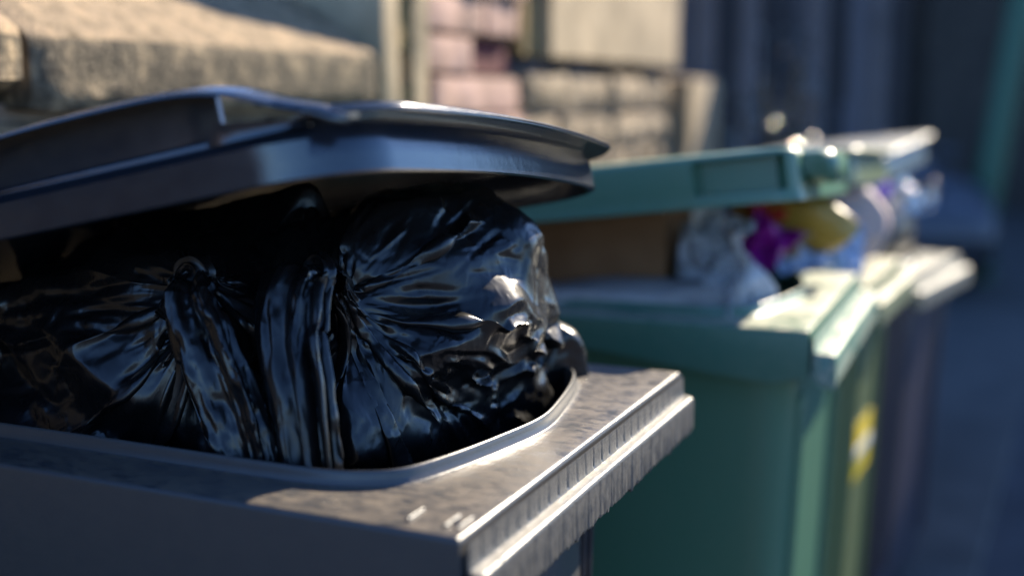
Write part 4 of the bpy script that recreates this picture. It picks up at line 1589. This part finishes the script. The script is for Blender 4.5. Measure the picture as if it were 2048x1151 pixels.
def carton(F, center, size, rz, label, mat, tilt=0.0):
    o = empty('cardboard_box', F.w(*center) , -F.ang + rz)
    o.rotation_euler = (tilt, 0, -F.ang + rz)
    tag(o, label, 'box')
    x, y, z = size[0] / 2, size[1] / 2, size[2] / 2
    mb = MB()
    for lo, hi in (((-x, -y, -z), (x, -y + .004, z)), ((-x, y - .004, -z), (x, y, z)), ((-x, -y + .004, -z), (-x + .004, y - .004, z)), ((x - .004, -y + .004, -z), (x, y - .004, z)), ((-x + .004, -y + .004, -z), (x - .004, y - .004, -z + .004))):
        mb.box(lo, hi)
    mb.build('panels', mat, o, None, 0.0012, 1)
    mb = MB()
    mb.rings([[(-x, -y + .001, z), (x, -y + .001, z), (x * .98, -y - .05, z + .03), (-x * .97, -y - .055, z + .028)], [(-x, -y + .001, z + .003), (x, -y + .001, z + .003), (x * .98, -y - .05, z + .033), (-x * .97, -y - .055, z + .031)]], True, True, True)
    mb.build('flap', mat, o, None)
    mb = MB()
    mb.box((-x + .01, -y + .006, z - .004), (x - .01, y * .1, z))
    mb.build('flap', mat, o, None)
    return o


M['paper'] = rough_mat('grubby_paper', (0.20, 0.19, 0.19), (0.42, 0.40, 0.38), 9, 0.8, 0.3, 0.003)
M['whitefilm'] = film('white_bag_film', (0.42, 0.43, 0.45), 0.28, 0.3, 0.5, scale=22)
M['purple'] = film('purple_wrapper', (0.26, 0.012, 0.22), 0.24, 0.35, 0.5, scale=26)
M['violet'] = film('violet_wrapper', (0.12, 0.03, 0.30), 0.22, 0.35, 0.5, scale=26)
M['red'] = film('red_wrapper', (0.50, 0.04, 0.03), 0.25, 0.3, 0.5, scale=26)
M['yellow'] = film('mustard_packet', (0.40, 0.24, 0.035), 0.3, 0.3, 0.5, scale=20)
M['bluebag'] = film('blue_white_bag', (0.24, 0.32, 0.48), 0.25, 0.4, 0.5, scale=26)
M['pinkpaper'] = rough_mat('pinkish_paper', (0.38, 0.28, 0.25), (0.58, 0.48, 0.44), 11, 0.7, 0.4, 0.003)
M['silver'] = flat('silver_foil', (0.72, 0.70, 0.68), 0.22, 0.5, 0.9)
M['sticker'] = rough_mat('yellow_sticker', (0.50, 0.36, 0.01), (0.62, 0.47, 0.02), 30, 0.5, 0.1, 0.001)
M['sticker_white'] = rough_mat('white_sticker_band', (0.45, 0.45, 0.42), (0.58, 0.58, 0.55), 30, 0.5, 0.1, 0.001)

carton(B2, (.40, .26, .03), (.30, .24, .26), R(4), 'brown cardboard box standing under the half open bright green lid', M['card'])
parcel(B2, 'newspaper', (.33, .14, -.005), (.06, .13, .42), (0, R(87), R(6)), 3, M['paper'], .010, label='crumpled grey newspaper lying in front of the cardboard box', cat='newspaper')
sW = Hull([(.10, .15, -.05), (.25, .14, -.05), (.24, .27, -.05), (.11, .28, -.05), (.15, .17, .08), (.20, .17, .09), (.19, .23, .10), (.15, .23, .07), (.10, .20, .0)], seed=9, lump=0.006)
tag(bag_mesh(B2, 'plastic_bag', sim_bag((.175, .195, .135), (.175, .20, .02), sW, Nu=72, Nv=36, seed=13, steps=140, su=.25, sv=.15, neck=1.0), M['whitefilm']), 'white plastic bag standing beside the cardboard box in the green bin', 'plastic bag')
sheet(B2, 'wrapper', (.135, .34, .060), (.075, .12), (R(70), R(35), R(20)), 5, M['purple'], .010, label='purple shiny wrapper hanging in the bright green bin mouth', cat='wrapper', curl=.01)
sheet(B2, 'wrapper', (.135, .42, .130), (.06, .045), (R(60), R(10), R(10)), 9, M['red'], .008, label='small red wrapper just under the bright green lid', cat='wrapper', curl=.01)
parcel(B2, 'packet', (.10, .46, .105), (.20, .035, .085), (R(25), R(8), R(-10)), 12, M['yellow'], .006, label='mustard yellow packet under the bright green lid', cat='packet')
M['clearfilm'] = film('clear_film', (0.55, 0.56, 0.58), 0.2, 0.5, 0.5, trans=0.55, scale=24)
M['tancard'] = rough_mat('tan_card', (0.26, 0.17, 0.09), (0.36, 0.25, 0.15), 10, 0.8, 0.2, 0.002)
sheet(B2, 'plastic_film', (.165, .13, .045), (.13, .17), (R(62), R(-8), R(-25)), 31, M['clearfilm'], .014, label='crumpled clear plastic film hanging over the white bag in the green bin', cat='plastic film', curl=.02)
sheet(B2, 'card_sleeve', (.25, .24, .06), (.07, .20), (R(75), R(-35), R(10)), 33, M['tancard'], .004, nu=16, nv=16, label='torn tan card sleeve leaning beside the cardboard box', cat='card', curl=.01, thick=.002)
sheet(B2, 'wrapper', (.09, .43, .055), (.11, .07), (R(50), R(5), R(30)), 35, M['bluebag'], .010, label='blue and white crumpled wrapper below the mustard packet', cat='wrapper', curl=.012)
sheet(B2, 'card_sleeve', (.115, .39, .085), (.10, .05), (R(30), R(15), R(-5)), 37, M['tancard'], .004, nu=16, nv=16, label='small tan card strip between the purple and blue wrappers', cat='card', curl=.01, thick=.002)
sV = Hull([(.03, .01, -.02), (.18, -.0, -.02), (.17, .11, -.02), (.04, .12, -.02), (.06, .02, .11), (.16, .03, .12), (.12, .10, .13), (.05, .09, .10)], seed=10, lump=0.006)
tag(bag_mesh(B3, 'plastic_bag', sim_bag((.05, .05, .13), (.10, .06, .05), sV, Nu=72, Nv=36, seed=17, steps=140, su=.25, sv=.15), M['bluebag']), 'blue and white plastic bag at the near edge of the faded green bin', 'plastic bag')
parcel(B3, 'paper_bag', (.10, .20, .10), (.16, .16, .16), (R(15), R(-25), R(10)), 17, M['pinkpaper'], .012, label='crumpled pinkish paper bag heaped in the faded green bin', cat='paper bag')
parcel(B3, 'cardboard_tube', (.09, .36, .06), (.04, .04, .20), (R(75), R(15), R(10)), 23, M['card'], .002, label='brown cardboard tube on the rubbish in the faded green bin', cat='tube', pinch=0.1)
parcel(B4, 'wrapper', (.12, .06, .20), (.07, .06, .07), (R(20), R(30), 0), 21, M['violet'], .007, label='violet wrapper on top of the rubbish in the last bin', cat='wrapper')
parcel(B4, 'rubbish_sack', (.20, .20, .06), (.24, .26, .26), (R(5), R(10), 0), 25, M['bag'], .012, label='dark rubbish sack filling the last bin of the row', cat='bin bag')
sheet(B4, 'foil_tray', (.07, .27, .17), (.10, .09), (R(50), R(10), R(20)), 27, M['silver'], .008, label='crumpled silver foil tray on the rubbish of the last bin', cat='foil tray', curl=.015)

st = patch(B3, bin3, 'yellow_sticker', M['sticker'], .15, .34, -.43, -.31, .0028)
st['label'] = 'yellow rectangular sticker with a white band'
sw = patch(B3, st, 'white_band', M['sticker_white'], .152, .338, -.385, -.36, .0042)

# raised letters moulded on the grey rim near the front corner
def bar(mb, p, q, wd=0.0036, h=0.0026):
    d = Vector((q[0] - p[0], q[1] - p[1], 0)).normalized()
    s_ = Vector((-d.y, d.x, 0)) * wd / 2
    vs = []
    for z, k in ((0.0002, 1.0), (h * .6, 0.9), (h * .9, .6), (h, 0.2)):
        r = []
        for e, sg in ((p, 1), (p, -1), (q, -1), (q, 1)):
            c = Vector((*e, 0)) + s_ * sg * k
            r.append(B1.l(c.x, c.y, z))
        vs.append(r)
    mb.rings(vs, True, True, True)

def letter(strokes, nm):
    mb = MB()
    for p, q in strokes:
        bar(mb, p, q)
    return mb.build(nm, M['grey_comb'], rim1, 80)

letter([((.052, .018), (.052, .042))], 'raised_letter')
letter([((.020, .016), (.020, .040)), ((.009, .016), (.009, .040)), ((.0185, .028), (.0105, .028))], 'raised_letter')
